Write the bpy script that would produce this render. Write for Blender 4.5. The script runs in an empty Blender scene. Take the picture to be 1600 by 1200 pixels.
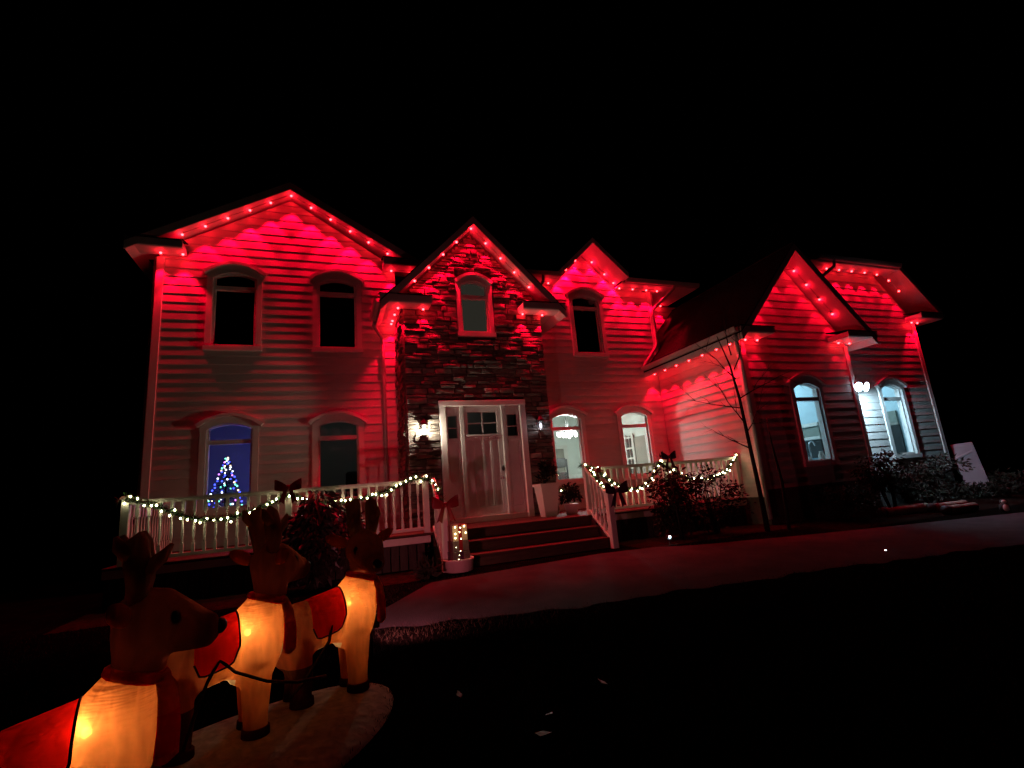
import bpy, bmesh, math, random
from mathutils import Vector, Matrix

# ------------------------------------------------------------------ camera, night sky, exposure
scene = bpy.context.scene
col = scene.collection
CAM = Vector((3.225, -11.305, 1.541))
F_PX, YAW, PITCH, ROLL = 774.7, 0.368, 0.21, -0.085
fw = Vector((math.sin(YAW) * math.cos(PITCH), math.cos(YAW) * math.cos(PITCH), math.sin(PITCH)))
rt = Vector((math.cos(YAW), -math.sin(YAW), 0))
up = rt.cross(fw)
r2 = rt * math.cos(ROLL) + up * math.sin(ROLL)
u2 = up * math.cos(ROLL) - rt * math.sin(ROLL)
cd = bpy.data.cameras.new('camera')
cam = bpy.data.objects.new('camera', cd)
col.objects.link(cam)
cd.sensor_width = 36.0
cd.lens = F_PX / 1600 * 36
cd.clip_start = 0.05
cd.clip_end = 2000
cam.matrix_world = Matrix(((r2.x, u2.x, -fw.x, CAM.x), (r2.y, u2.y, -fw.y, CAM.y), (r2.z, u2.z, -fw.z, CAM.z), (0, 0, 0, 1)))
scene.camera = cam

world = bpy.data.worlds.new('World')
scene.world = world
world.use_nodes = True
wn = world.node_tree.nodes
wn.clear()
sky = wn.new('ShaderNodeTexSky')
sky.sky_type = 'NISHITA'
sky.sun_disc = False
sky.sun_elevation = math.radians(-6)
sky.sun_rotation = math.radians(200)
bg = wn.new('ShaderNodeBackground')
bg.inputs['Strength'].default_value = 0.0035
wo = wn.new('ShaderNodeOutputWorld')
world.node_tree.links.new(sky.outputs[0], bg.inputs[0])
world.node_tree.links.new(bg.outputs[0], wo.inputs[0])

scene.view_settings.view_transform = 'Standard'
scene.view_settings.look = 'None'
scene.view_settings.exposure = 0.0
scene.view_settings.gamma = 1.0
scene.view_settings.use_curve_mapping = False
cy = scene.cycles
cy.use_denoising = True
cy.use_light_tree = True
cy.max_bounces = 5
cy.diffuse_bounces = 3
cy.glossy_bounces = 2
cy.transmission_bounces = 4
cy.transparent_max_bounces = 12
cy.sample_clamp_indirect = 3.0
cy.caustics_reflective = False
cy.caustics_refractive = False

# ------------------------------------------------------------------ light levels of the lamps
P_EAVE = 330.0        # each red eave light (watts)
P_SCONCE = 120.0
P_FLOOD = 320.0
P_DEER = 6.2
P_DINING = 210.0
P_KITCHEN = 205.0
P_TREE = 9.0
P_PINK = 96.0       # low pink garden flood behind the reindeer

R = math.radians
rnd = random.Random(7)

# ------------------------------------------------------------------ helpers
def tag(o, label=None, cat=None, group=None, kind=None):
    if label: o['label'] = label
    if cat: o['category'] = cat
    if group: o['group'] = group
    if kind: o['kind'] = kind
    return o

def empty(name, loc=(0, 0, 0), rz=0.0, label=None, cat=None, group=None):
    o = bpy.data.objects.new(name, None)
    o.location = loc
    o.rotation_euler = (0, 0, rz)
    o.empty_display_size = 0.1
    col.objects.link(o)
    return tag(o, label, cat, group)

class MB:
    """collects shapes of ONE piece and links them as one mesh object"""
    def __init__(s):
        s.v = []; s.f = []; s.m = []; s.sm = []
    def add(s, verts, faces, mi=0, smooth=False):
        b = len(s.v)
        s.v += [tuple(v) for v in verts]
        s.f += [tuple(b + i for i in f) for f in faces]
        s.m += [mi] * len(faces)
        s.sm += [smooth] * len(faces)
        return s
    def box(s, x0, x1, y0, y1, z0, z1, mi=0):
        return s.add([(x0, y0, z0), (x1, y0, z0), (x1, y1, z0), (x0, y1, z0), (x0, y0, z1), (x1, y0, z1), (x1, y1, z1), (x0, y1, z1)],
                     [(0, 3, 2, 1), (4, 5, 6, 7), (0, 1, 5, 4), (1, 2, 6, 5), (2, 3, 7, 6), (3, 0, 4, 7)], mi)
    def bevel_box(s, x0, x1, y0, y1, z0, z1, b=0.006, mi=0):
        # box with chamfered edges (24 verts)
        vs = []; idx = {}
        X = (x0, x1); Y = (y0, y1); Z = (z0, z1)
        for i in (0, 1):
            for j in (0, 1):
                for k in (0, 1):
                    sx = b if i == 0 else -b; sy = b if j == 0 else -b; sz = b if k == 0 else -b
                    idx[i, j, k, 0] = len(vs); vs.append((X[i], Y[j] + sy, Z[k] + sz))
                    idx[i, j, k, 1] = len(vs); vs.append((X[i] + sx, Y[j], Z[k] + sz))
                    idx[i, j, k, 2] = len(vs); vs.append((X[i] + sx, Y[j] + sy, Z[k]))
        g = lambda *a: idx[a]
        fs = [(g(0,0,0,0), g(0,0,1,0), g(0,1,1,0), g(0,1,0,0)), (g(1,0,0,0), g(1,1,0,0), g(1,1,1,0), g(1,0,1,0)),
              (g(0,0,0,1), g(1,0,0,1), g(1,0,1,1), g(0,0,1,1)), (g(0,1,0,1), g(0,1,1,1), g(1,1,1,1), g(1,1,0,1)),
              (g(0,0,0,2), g(0,1,0,2), g(1,1,0,2), g(1,0,0,2)), (g(0,0,1,2), g(1,0,1,2), g(1,1,1,2), g(0,1,1,2))]
        for k in (0, 1):
            for j in (0, 1): fs.append((g(0,j,k,1), g(1,j,k,1), g(1,j,k,2), g(0,j,k,2)))
            for i in (0, 1): fs.append((g(i,0,k,0), g(i,1,k,0), g(i,1,k,2), g(i,0,k,2)))
        for i in (0, 1):
            for j in (0, 1): fs.append((g(i,j,0,0), g(i,j,1,0), g(i,j,1,1), g(i,j,0,1)))
        for i in (0, 1):
            for j in (0, 1):
                for k in (0, 1): fs.append((g(i,j,k,0), g(i,j,k,1), g(i,j,k,2)))
        return s.add(vs, fs, mi)
    def prism(s, pts, d, mi=0):
        """polygon (list of 3-D points) pushed along vector d"""
        n = len(pts); d = Vector(d)
        a = [Vector(p) for p in pts]; b = [p + d for p in a]
        fs = [tuple(range(n))[::-1], tuple(range(n, 2 * n))]
        for i in range(n):
            j = (i + 1) % n; fs.append((i, j, n + j, n + i))
        return s.add(a + b, fs, mi)
    def tube(s, pts, rad, n=8, mi=0, smooth=True, cap=True, flat=1.0):
        pts = [Vector(p) for p in pts]
        if not isinstance(rad, (list, tuple)): rad = [rad] * len(pts)
        vs = []; prev = None
        for i, p in enumerate(pts):
            t = (pts[min(i + 1, len(pts) - 1)] - pts[max(i - 1, 0)])
            if t.length < 1e-9: t = Vector((0, 0, 1))
            t.normalize()
            if prev is None:
                a = t.cross(Vector((0, 0, 1)))
                if a.length < 1e-3: a = t.cross(Vector((1, 0, 0)))
            else:
                a = prev - t * prev.dot(t)
            a.normalize(); prev = a
            b = t.cross(a)
            for k in range(n):
                an = 2 * math.pi * k / n
                vs.append(p + (a * math.cos(an) + b * math.sin(an) * flat) * rad[i])
        fs = []
        for i in range(len(pts) - 1):
            for k in range(n):
                k2 = (k + 1) % n
                fs.append((i * n + k, i * n + k2, (i + 1) * n + k2, (i + 1) * n + k))
        if cap:
            fs.append(tuple(range(n))[::-1]); fs.append(tuple((len(pts) - 1) * n + k for k in range(n)))
        return s.add(vs, fs, mi, smooth)
    def lathe(s, prof, n=12, c=(0, 0, 0), mi=0, smooth=True):
        vs = []; fs = []
        for (r, z) in prof:
            for k in range(n):
                a = 2 * math.pi * k / n
                vs.append((c[0] + r * math.cos(a), c[1] + r * math.sin(a), c[2] + z))
        for i in range(len(prof) - 1):
            for k in range(n):
                k2 = (k + 1) % n
                fs.append((i * n + k, i * n + k2, (i + 1) * n + k2, (i + 1) * n + k))
        fs.append(tuple(range(n))[::-1]); fs.append(tuple((len(prof) - 1) * n + k for k in range(n)))
        return s.add(vs, fs, mi, smooth)
    def ell(s, c, rx, ry, rz, n=12, m=8, mi=0, mat=None):
        prof = []
        vs = []; fs = []
        for i in range(m + 1):
            ph = -math.pi / 2 + math.pi * i / m
            for k in range(n):
                a = 2 * math.pi * k / n
                p = Vector((rx * math.cos(ph) * math.cos(a), ry * math.cos(ph) * math.sin(a), rz * math.sin(ph)))
                if mat: p = mat @ p
                vs.append(p + Vector(c))
        for i in range(m):
            for k in range(n):
                k2 = (k + 1) % n
                fs.append((i * n + k, i * n + k2, (i + 1) * n + k2, (i + 1) * n + k))
        return s.add(vs, fs, mi, True)
    def mesh(s, name, mats):
        me = bpy.data.meshes.new(name)
        me.from_pydata(s.v, [], s.f)
        for m in (mats if isinstance(mats, (list, tuple)) else [mats]): me.materials.append(m)
        me.polygons.foreach_set('material_index', s.m)
        me.polygons.foreach_set('use_smooth', s.sm)
        me.update()
        return me
    def build(s, name, mats, parent=None, loc=None, fix=False):
        me = s.mesh(name, mats)
        if fix:
            bm = bmesh.new(); bm.from_mesh(me)
            bmesh.ops.recalc_face_normals(bm, faces=bm.faces); bm.to_mesh(me); bm.free()
        o = bpy.data.objects.new(name, me)
        col.objects.link(o)
        if parent: o.parent = parent
        if loc: o.location = loc
        return o

def put(name, mesh, parent=None, loc=(0, 0, 0), rot=(0, 0, 0), scale=(1, 1, 1)):
    o = bpy.data.objects.new(name, mesh)
    col.objects.link(o)
    if parent: o.parent = parent
    o.location = loc; o.rotation_euler = rot; o.scale = scale
    return o

def lamp(name, kind, loc, power, color, parent=None, radius=0.02, spot=None, blend=0.2, rot=None, beam=False):
    d = bpy.data.lights.new(name, kind)
    d.energy = power; d.color = color
    d.shadow_soft_size = radius
    if kind == 'SPOT': d.spot_size = spot; d.spot_blend = blend
    if beam:
        # photometric curve of the eave pucks: a wide 'batwing' beam, weak straight down
        d.use_nodes = True
        nt = d.node_tree; em = next(n for n in nt.nodes if n.type == 'EMISSION')
        g = nt.nodes.new('ShaderNodeNewGeometry'); sx = nt.nodes.new('ShaderNodeSeparateXYZ'); ab = nt.nodes.new('ShaderNodeMath'); ab.operation = 'ABSOLUTE'
        mr = nt.nodes.new('ShaderNodeMapRange')
        mr.inputs[1].default_value = 0.88; mr.inputs[2].default_value = 0.999; mr.inputs[3].default_value = 1.0; mr.inputs[4].default_value = 0.006
        nt.links.new(g.outputs['Incoming'], sx.inputs[0]); nt.links.new(sx.outputs[2], ab.inputs[0]); nt.links.new(ab.outputs[0], mr.inputs[0]); nt.links.new(mr.outputs[0], em.inputs['Strength'])
    o = bpy.data.objects.new(name, d)
    col.objects.link(o)
    o.location = loc
    if rot: o.rotation_euler = rot
    if parent: o.parent = parent
    o['kind'] = 'helper'
    return o

# ------------------------------------------------------------------ materials
def nodes(name):
    m = bpy.data.materials.new(name); m.use_nodes = True
    nt = m.node_tree; nt.nodes.clear()
    out = nt.nodes.new('ShaderNodeOutputMaterial')
    return m, nt, out

def mat(name, c, rough=0.6, var=0.12, scale=6.0, bump=0.0, bscale=40.0, stretch=(1, 1, 1), spec=0.3, metal=0.0, dirt=None):
    """principled surface with colour variation, fine relief and optional dirt patches"""
    m, nt, out = nodes(name)
    N = nt.nodes.new; L = nt.links.new
    p = N('ShaderNodeBsdfPrincipled')
    p.inputs['Roughness'].default_value = rough
    p.inputs['Metallic'].default_value = metal
    p.inputs['Specular IOR Level'].default_value = spec
    tc = N('ShaderNodeTexCoord'); mp = N('ShaderNodeMapping'); mp.inputs['Scale'].default_value = stretch
    geo = N('ShaderNodeNewGeometry')
    L(geo.outputs['Position'], mp.inputs[0])
    nz = N('ShaderNodeTexNoise'); nz.inputs['Scale'].default_value = scale; nz.inputs['Detail'].default_value = 6
    L(mp.outputs[0], nz.inputs['Vector'])
    rp = N('ShaderNodeValToRGB')
    rp.color_ramp.elements[0].position = 0.3; rp.color_ramp.elements[1].position = 0.72
    rp.color_ramp.elements[0].color = tuple(max(0, x * (1 - var)) for x in c) + (1,)
    rp.color_ramp.elements[1].color = tuple(min(1, x * (1 + var)) for x in c) + (1,)
    L(nz.outputs['Fac'], rp.inputs[0])
    colour = rp.outputs[0]
    oi = N('ShaderNodeObjectInfo')
    mx = N('ShaderNodeMix'); mx.data_type = 'RGBA'; mx.blend_type = 'MULTIPLY'; mx.inputs[0].default_value = min(1, var * 1.5)
    L(colour, mx.inputs[6]); L(oi.outputs['Random'], mx.inputs[7])
    colour = mx.outputs[2]
    if dirt:
        n2 = N('ShaderNodeTexNoise'); n2.inputs['Scale'].default_value = 1.3; n2.inputs['Detail'].default_value = 8
        L(geo.outputs['Position'], n2.inputs['Vector'])
        r3 = N('ShaderNodeValToRGB'); r3.color_ramp.elements[0].position = 0.5; r3.color_ramp.elements[1].position = 0.75
        L(n2.outputs['Fac'], r3.inputs[0])
        m3 = N('ShaderNodeMix'); m3.data_type = 'RGBA'
        L(r3.outputs[0], m3.inputs[0]); L(colour, m3.inputs[6]); m3.inputs[7].default_value = tuple(dirt) + (1,)
        colour = m3.outputs[2]
    L(colour, p.inputs['Base Color'])
    if bump:
        nb = N('ShaderNodeTexNoise'); nb.inputs['Scale'].default_value = bscale; nb.inputs['Detail'].default_value = 5
        L(mp.outputs[0], nb.inputs['Vector'])
        b = N('ShaderNodeBump'); b.inputs['Strength'].default_value = bump; b.inputs['Distance'].default_value = 0.02
        L(nb.outputs['Fac'], b.inputs['Height']); L(b.outputs[0], p.inputs['Normal'])
    L(p.outputs[0], out.inputs[0])
    return m

def emit(name, c, strength):
    m, nt, out = nodes(name)
    e = nt.nodes.new('ShaderNodeEmission')
    e.inputs[0].default_value = tuple(c) + (1,); e.inputs[1].default_value = strength
    nt.links.new(e.outputs[0], out.inputs[0])
    return m

def glass_mat(name, tint=(1, 1, 1), refl=0.07):
    m, nt, out = nodes(name)
    N = nt.nodes.new; L = nt.links.new
    t = N('ShaderNodeBsdfTransparent'); t.inputs[0].default_value = tuple(tint) + (1,)
    g = N('ShaderNodeBsdfGlossy'); g.inputs['Roughness'].default_value = 0.03
    nz = N('ShaderNodeTexNoise'); nz.inputs['Scale'].default_value = 1.5
    b = N('ShaderNodeBump'); b.inputs['Strength'].default_value = 0.03
    L(nz.outputs['Fac'], b.inputs['Height']); L(b.outputs[0], g.inputs['Normal'])
    x = N('ShaderNodeMixShader'); x.inputs[0].default_value = refl
    L(t.outputs[0], x.inputs[1]); L(g.outputs[0], x.inputs[2]); L(x.outputs[0], out.inputs[0])
    return m

def fabric_mat(name, kind):
    """thin nylon of the inflatables: diffuse + translucent + a little see-through"""
    m, nt, out = nodes(name)
    N = nt.nodes.new; L = nt.links.new
    tc = N('ShaderNodeTexCoord'); sp = N('ShaderNodeSeparateXYZ'); L(tc.outputs['Object'], sp.inputs[0])
    def math2(op, a, b):
        q = N('ShaderNodeMath'); q.operation = op
        for i, v in ((0, a), (1, b)):
            if isinstance(v, (int, float)): q.inputs[i].default_value = v
            else: L(v, q.inputs[i])
        return q.outputs[0]
    def mixc(f, a, b):
        q = N('ShaderNodeMix'); q.data_type = 'RGBA'; L(f, q.inputs[0])
        for i, v in ((6, a), (7, b)):
            if isinstance(v, tuple): q.inputs[i].default_value = v + (1,)
            else: L(v, q.inputs[i])
        return q.outputs[2]
    X, Y, Z = sp.outputs[0], sp.outputs[1], sp.outputs[2]
    TAN = (0.66, 0.205, 0.055); BROWN = (0.52, 0.14, 0.055); CREAM = (0.72, 0.62, 0.42); DARK = (0.12, 0.035, 0.016)
    if kind == 'body':
        # curved seams: the rump panel is a teardrop, the seat is cream, hind legs are dark
        c = N('ShaderNodeRGB'); c.outputs[0].default_value = TAN + (1,); c = c.outputs[0]
        seam = math2('ADD', X, math2('MULTIPLY', math2('SUBTRACT', Z, 0.44), 0.25))
        c = mixc(math2('LESS_THAN', seam, -0.27), c, BROWN)
        dz = math2('SUBTRACT', Z, 0.46); bow = math2('MULTIPLY', math2('MULTIPLY', dz, dz), 1.6)
        c = mixc(math2('LESS_THAN', math2('ADD', X, bow), -0.515), c, CREAM)
        low = math2('MULTIPLY', math2('LESS_THAN', Z, 0.265), math2('LESS_THAN', X, -0.22))
        c = mixc(low, c, DARK)
        belly = math2('MULTIPLY', math2('LESS_THAN', Z, 0.345), math2('MULTIPLY', math2('LESS_THAN', X, -0.1), math2('GREATER_THAN', X, -0.27)))
        c = mixc(belly, c, CREAM)
    else:
        pal = {'brown': (0.22, 0.042, 0.026), 'tan': TAN, 'antler': (0.66, 0.42, 0.26), 'red': (0.85, 0.025, 0.045), 'cream': CREAM, 'snow': (0.88, 0.84, 0.78), 'dark': DARK}
        if kind == 'plaid':
            c1 = N('ShaderNodeTexChecker'); c1.inputs['Scale'].default_value = 6.5
            c1.inputs['Color1'].default_value = (0.55, 0.012, 0.015, 1); c1.inputs['Color2'].default_value = (0.6, 0.22, 0.09, 1)
            L(tc.outputs['Object'], c1.inputs['Vector']); c = c1.outputs[0]
        else:
            q = N('ShaderNodeRGB'); q.outputs[0].default_value = pal[kind] + (1,); c = q.outputs[0]
    # crinkles of blown-up nylon: stretched noise as relief
    mp = N('ShaderNodeMapping'); mp.inputs['Scale'].default_value = (8, 8, 2.2); L(tc.outputs['Object'], mp.inputs[0])
    nz = N('ShaderNodeTexNoise'); nz.inputs['Scale'].default_value = 2.0; nz.inputs['Detail'].default_value = 1.5; nz.inputs['Distortion'].default_value = 0.4
    L(mp.outputs[0], nz.inputs['Vector'])
    bp = N('ShaderNodeBump'); bp.inputs['Strength'].default_value = 0.6; bp.inputs['Distance'].default_value = 0.025
    L(nz.outputs['Fac'], bp.inputs['Height'])
    # gathered folds under the neck and along the belly
    mp2 = N('ShaderNodeMapping'); mp2.inputs['Scale'].default_value = (2.5, 2.5, 15.0); mp2.inputs['Rotation'].default_value = (0.25, 0.35, 0); L(tc.outputs['Object'], mp2.inputs[0])
    n2 = N('ShaderNodeTexNoise'); n2.inputs['Scale'].default_value = 2.2; n2.inputs['Detail'].default_value = 2; L(mp2.outputs[0], n2.inputs['Vector'])
    zz = N('ShaderNodeMapRange'); zz.inputs[1].default_value = 0.5; zz.inputs[2].default_value = 0.72; L(Z, zz.inputs[0])
    b2 = N('ShaderNodeBump'); b2.inputs['Distance'].default_value = 0.03; L(math2('MULTIPLY', zz.outputs[0], 0.6), b2.inputs['Strength']); L(n2.outputs['Fac'], b2.inputs['Height']); L(bp.outputs[0], b2.inputs['Normal'])
    bp = b2
    # fold shading put into the colour: brightness follows the crinkle noise
    v1 = N('ShaderNodeMapRange'); v1.inputs[1].default_value = 0.3; v1.inputs[2].default_value = 0.7; v1.inputs[3].default_value = 0.72; v1.inputs[4].default_value = 1.12; L(nz.outputs['Fac'], v1.inputs[0])
    vm = N('ShaderNodeVectorMath'); vm.operation = 'SCALE'; L(c, vm.inputs[0]); L(v1.outputs[0], vm.inputs['Scale']); c = vm.outputs[0]
    df = N('ShaderNodeBsdfDiffuse'); tr = N('ShaderNodeBsdfTranslucent'); tp = N('ShaderNodeBsdfTransparent')
    L(c, df.inputs[0]); L(c, tr.inputs[0]); L(c, tp.inputs[0])
    L(bp.outputs[0], df.inputs['Normal']); L(bp.outputs[0], tr.inputs['Normal'])
    a = N('ShaderNodeMixShader'); a.inputs[0].default_value = 0.7 if kind == 'red' else 0.5
    L(df.outputs[0], a.inputs[1]); L(tr.outputs[0], a.inputs[2])
    b = N('ShaderNodeMixShader'); b.inputs[0].default_value = 0.14 if kind in ('body', 'tan') else 0.03
    L(a.outputs[0], b.inputs[1]); L(tp.outputs[0], b.inputs[2])
    L(b.outputs[0], out.inputs[0])
    return m

M = {}
M['siding'] = mat('lap_siding', (0.56, 0.53, 0.5), 0.55, 0.08, 3.0, 0.12, 30, (1, 1, 6))
M['sheath'] = mat('wall_sheathing', (0.35, 0.33, 0.31), 0.8, 0.05)
M['trim'] = mat('white_trim', (0.72, 0.69, 0.66), 0.45, 0.05, 4, 0.05, 30)
M['soffit'] = mat('white_soffit', (0.72, 0.69, 0.66), 0.5, 0.05, 4, 0.08, 25, (1, 8, 1))
M['fascia'] = mat('fascia_paint', (0.5, 0.47, 0.45), 0.45, 0.06, 4, 0.05, 30)
M['shingle'] = mat('asphalt_shingles', (0.022, 0.02, 0.02), 0.9, 0.4, 25, 0.5, 60, spec=0.02)
M['stone'] = mat('ledgestone', (0.27, 0.235, 0.2), 0.75, 0.35, 9, 0.6, 28, (1, 1, 2.5), spec=0.4)
M['mortar'] = mat('mortar', (0.1, 0.09, 0.08), 0.9, 0.2, 12, 0.3)
M['gutter'] = mat('gutter_metal', (0.5, 0.47, 0.44), 0.4, 0.06, 5, spec=0.5)
M['darkmetal'] = mat('dark_metal', (0.02, 0.018, 0.018), 0.4, 0.1, 8, spec=0.5)
M['door'] = mat('door_paint', (0.78, 0.75, 0.73), 0.4, 0.05, 4, 0.04, 20)
M['deck'] = mat('deck_wood', (0.085, 0.05, 0.04), 0.7, 0.25, 5, 0.25, 20, (1, 6, 6), spec=0.12)
M['skirt'] = mat('skirt_wood', (0.06, 0.046, 0.04), 0.7, 0.25, 5, 0.3, 20, (6, 6, 1))
M['rail'] = mat('rail_paint', (0.7, 0.66, 0.62), 0.45, 0.07, 5, 0.06, 25)
M['glass'] = glass_mat('window_glass')
M['shade'] = emit('emissive_roller_shade', (0.5, 0.47, 0.36), 0.045)  # shade emits by itself, in place of a lamp behind it
M['red_bulb'] = emit('red_bulb', (1.0, 0.012, 0.015), 50.0)
M['white_bulb'] = emit('warm_white_bulb', (1.0, 0.93, 0.5), 32.0)
M['wire'] = mat('cable', (0.02, 0.025, 0.02), 0.6, 0.1)
M['track'] = mat('light_track', (0.5, 0.46, 0.44), 0.5, 0.05)
M['needle'] = mat('garland_needles', (0.04, 0.1, 0.035), 0.7, 0.5, 20)
M['bow'] = mat('red_ribbon', (0.2, 0.005, 0.012), 0.45, 0.15, 8, 0.2, 30)
M['bow_dark'] = mat('purple_ribbon', (0.06, 0.012, 0.045), 0.45, 0.15, 8, 0.2, 30)
M['leaf'] = mat('broad_leaves', (0.06, 0.045, 0.036), 0.4, 0.5, 7, spec=0.5)
M['leaf2'] = mat('bronze_leaves', (0.06, 0.03, 0.02), 0.6, 0.5, 7, spec=0.1)
M['leaf3'] = mat('evergreen_leaves', (0.025, 0.03, 0.02), 0.6, 0.5, 7, spec=0.1)
M['leaf4'] = mat('dry_leaves', (0.035, 0.034, 0.024), 0.6, 0.5, 7, spec=0.1)
M['bark'] = mat('bark', (0.03, 0.022, 0.02), 0.9, 0.3, 14, 0.6, 40, (1, 1, .3))
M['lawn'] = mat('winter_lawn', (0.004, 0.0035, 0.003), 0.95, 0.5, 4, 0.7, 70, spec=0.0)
M['mulch'] = mat('mulch', (0.03, 0.02, 0.016), 0.95, 0.5, 12, 0.8, 50, spec=0.0)
M['concrete'] = mat('concrete_drive', (0.05, 0.046, 0.051), 0.95, 0.22, 2.2, 0.35, 60, spec=0.03, dirt=(0.036, 0.034, 0.037))
M['pot'] = mat('white_planter', (0.7, 0.64, 0.6), 0.5, 0.05, 4)
M['pinkpot'] = mat('pale_pot', (0.62, 0.45, 0.45), 0.35, 0.08, 4)
M['grass'] = mat('grass_blades', (0.03, 0.026, 0.018), 0.9, 0.5, 3, spec=0.0)
M['gold'] = mat('gold_mesh', (0.6, 0.45, 0.3), 0.4, 0.15, 20, 0.2, 60)
M['silver'] = mat('frost_mesh', (0.12, 0.08, 0.08), 0.4, 0.2, 20, 0.2, 60)
M['room_white'] = mat('pale_plaster', (0.6, 0.66, 0.62), 0.8, 0.03, 2)
M['room_blue'] = mat('blue_plaster', (0.42, 0.58, 0.64), 0.8, 0.03, 2)
M['room_dim'] = mat('grey_plaster', (0.5, 0.5, 0.48), 0.8, 0.03, 2)
M['cab'] = mat('cabinet_paint', (0.6, 0.6, 0.56), 0.5, 0.05)
M['greige'] = mat('greige_panel', (0.24, 0.23, 0.2), 0.7, 0.05)
M['valance'] = mat('grey_green_valance', (0.2, 0.23, 0.2), 0.8, 0.1)
M['dark'] = mat('dark_room_item', (0.02, 0.022, 0.022), 0.6, 0.1)
M['steel'] = mat('steel', (0.5, 0.52, 0.55), 0.25, 0.05, metal=0.9)
M['board'] = mat('pale_board', (0.42, 0.36, 0.4), 0.7, 0.1, 3)
M['log'] = mat('log_wood', (0.26, 0.21, 0.16), 0.85, 0.3, 8, 0.5, 30, (4, 4, 1))
M['leaf_fallen'] = mat('fallen_leaf', (0.09, 0.08, 0.07), 0.5, 0.3, 10)
M['lantern'] = emit('lantern_bulb', (1.0, 0.86, 0.6), 25.0)
M['lantern_cool'] = emit('lantern_bulb_cool', (0.9, 0.88, 1.0), 2.2)
M['flood_lens'] = emit('flood_lens', (0.62, 0.85, 1.0), 25.0)
M['chand'] = emit('chandelier_bulb', (1.0, 0.98, 0.9), 14.0)
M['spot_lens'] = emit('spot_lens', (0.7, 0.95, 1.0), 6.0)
M['pink_lens'] = emit('pink_lens', (1.0, 0.35, 0.5), 12.0)
M['bulb_in'] = emit('deer_bulb', (1.0, 0.72, 0.35), 55.0)
for k in ('body', 'brown', 'tan', 'antler', 'red', 'plaid', 'snow', 'cream', 'dark'): M['f_' + k] = fabric_mat('nylon_' + k, k)
M['strap'] = mat('black_strap', (0.012, 0.01, 0.012), 0.6, 0.1)
for k, c in (('b', (0.05, 0.08, 1.0)), ('w', (0.8, 0.85, 1.0)), ('g', (0.15, 0.9, 0.6)), ('o', (1.0, 0.6, 0.35)), ('p', (0.7, 0.2, 1.0))):
    M['x' + k] = emit('tree_bulb_' + k, c, 5.0)

# ------------------------------------------------------------------ ground
def gz(x, y):
    if y >= -3.6: return 0.38
    if y >= -7.5: return 0.13 + (y + 7.5) / 3.9 * 0.25
    if y >= -12: return -0.05 + (y + 12) / 4.5 * 0.18
    return -0.05

def sheet(name, m, poly_fn, xs, ys, off, kind='structure'):
    b = MB(); idx = {}
    for i, x in enumerate(xs):
        for j, y in enumerate(ys):
            X, Y = poly_fn(x, y)
            idx[i, j] = len(b.v); b.v.append((X, Y, gz(X, Y) + off))
    for i in range(len(xs) - 1):
        for j in range(len(ys) - 1):
            b.f.append((idx[i, j], idx[i + 1, j], idx[i + 1, j + 1], idx[i, j + 1])); b.m.append(0); b.sm.append(True)
    o = b.build(name, m); tag(o, kind=kind); return o

def lin(a, b, n): return [a + (b - a) * i / n for i in range(n + 1)]
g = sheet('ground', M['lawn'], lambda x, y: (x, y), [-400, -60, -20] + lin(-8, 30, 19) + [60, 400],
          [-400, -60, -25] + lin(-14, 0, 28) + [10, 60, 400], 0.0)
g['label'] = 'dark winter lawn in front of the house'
# drive: sweeps from the steps to the right edge; near edge runs slightly towards the camera
def drive(x, t):
    near = -6.05 - 0.09 * max(0, x - 6) - 0.035 * max(0, x - 9) ** 1.3
    if x < 6: near = -6.05 + 0.16 * (6 - x) ** 1.3
    far = -3.75 - 0.55 * (1 - math.exp(-max(0, x - 8.6) / 0.9)) - 0.16 * max(0, x - 10)
    if x < 8.6: far = -3.62 - 0.1 * abs(x - 7.5)
    if x < 4.6: far = far - (4.6 - x) * 1.2
    near += 0.05 * math.sin(x * 5.1) * math.sin(x * 2.3 + 1) + 0.03 * math.sin(x * 11.7)
    near = min(near, far - 0.05)
    return x, near + (far - near) * t
sheet('driveway', M['concrete'], drive, lin(3.6, 34, 240), lin(0, 1, 10), 0.008)['label'] = 'pale concrete drive curving from the steps to the right'
sheet('mulch_bed', M['mulch'], lambda x, y: (x, y), lin(8.3, 11.95, 8), lin(-3.75, -2.5, 4), 0.004)
sheet('mulch_bed', M['mulch'], lambda x, y: (x, y), lin(12.0, 19.4, 8), lin(-4.6, -2.55, 4), 0.0045)
sheet('mulch_bed', M['mulch'], lambda x, y: (x, y), lin(0.2, 4.6, 8), lin(-3.7, -2.55, 4), 0.004)

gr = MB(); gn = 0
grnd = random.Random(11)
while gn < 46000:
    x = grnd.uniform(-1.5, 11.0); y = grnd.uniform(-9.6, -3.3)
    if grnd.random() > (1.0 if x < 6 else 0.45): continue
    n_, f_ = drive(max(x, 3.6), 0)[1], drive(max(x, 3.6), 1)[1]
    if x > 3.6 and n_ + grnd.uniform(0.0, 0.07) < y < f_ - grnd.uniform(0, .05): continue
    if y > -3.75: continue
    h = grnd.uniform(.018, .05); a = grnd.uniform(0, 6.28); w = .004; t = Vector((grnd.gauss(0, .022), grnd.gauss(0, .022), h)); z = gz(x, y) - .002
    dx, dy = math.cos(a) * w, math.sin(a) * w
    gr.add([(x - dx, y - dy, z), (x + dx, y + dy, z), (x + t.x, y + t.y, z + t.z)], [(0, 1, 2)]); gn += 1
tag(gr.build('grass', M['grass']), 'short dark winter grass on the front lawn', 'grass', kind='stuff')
# ------------------------------------------------------------------ the house
house = empty('house', (0, 0, 0), 0, 'two-storey pale siding house with stone entry gable outlined in red eave lights', 'house')

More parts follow.
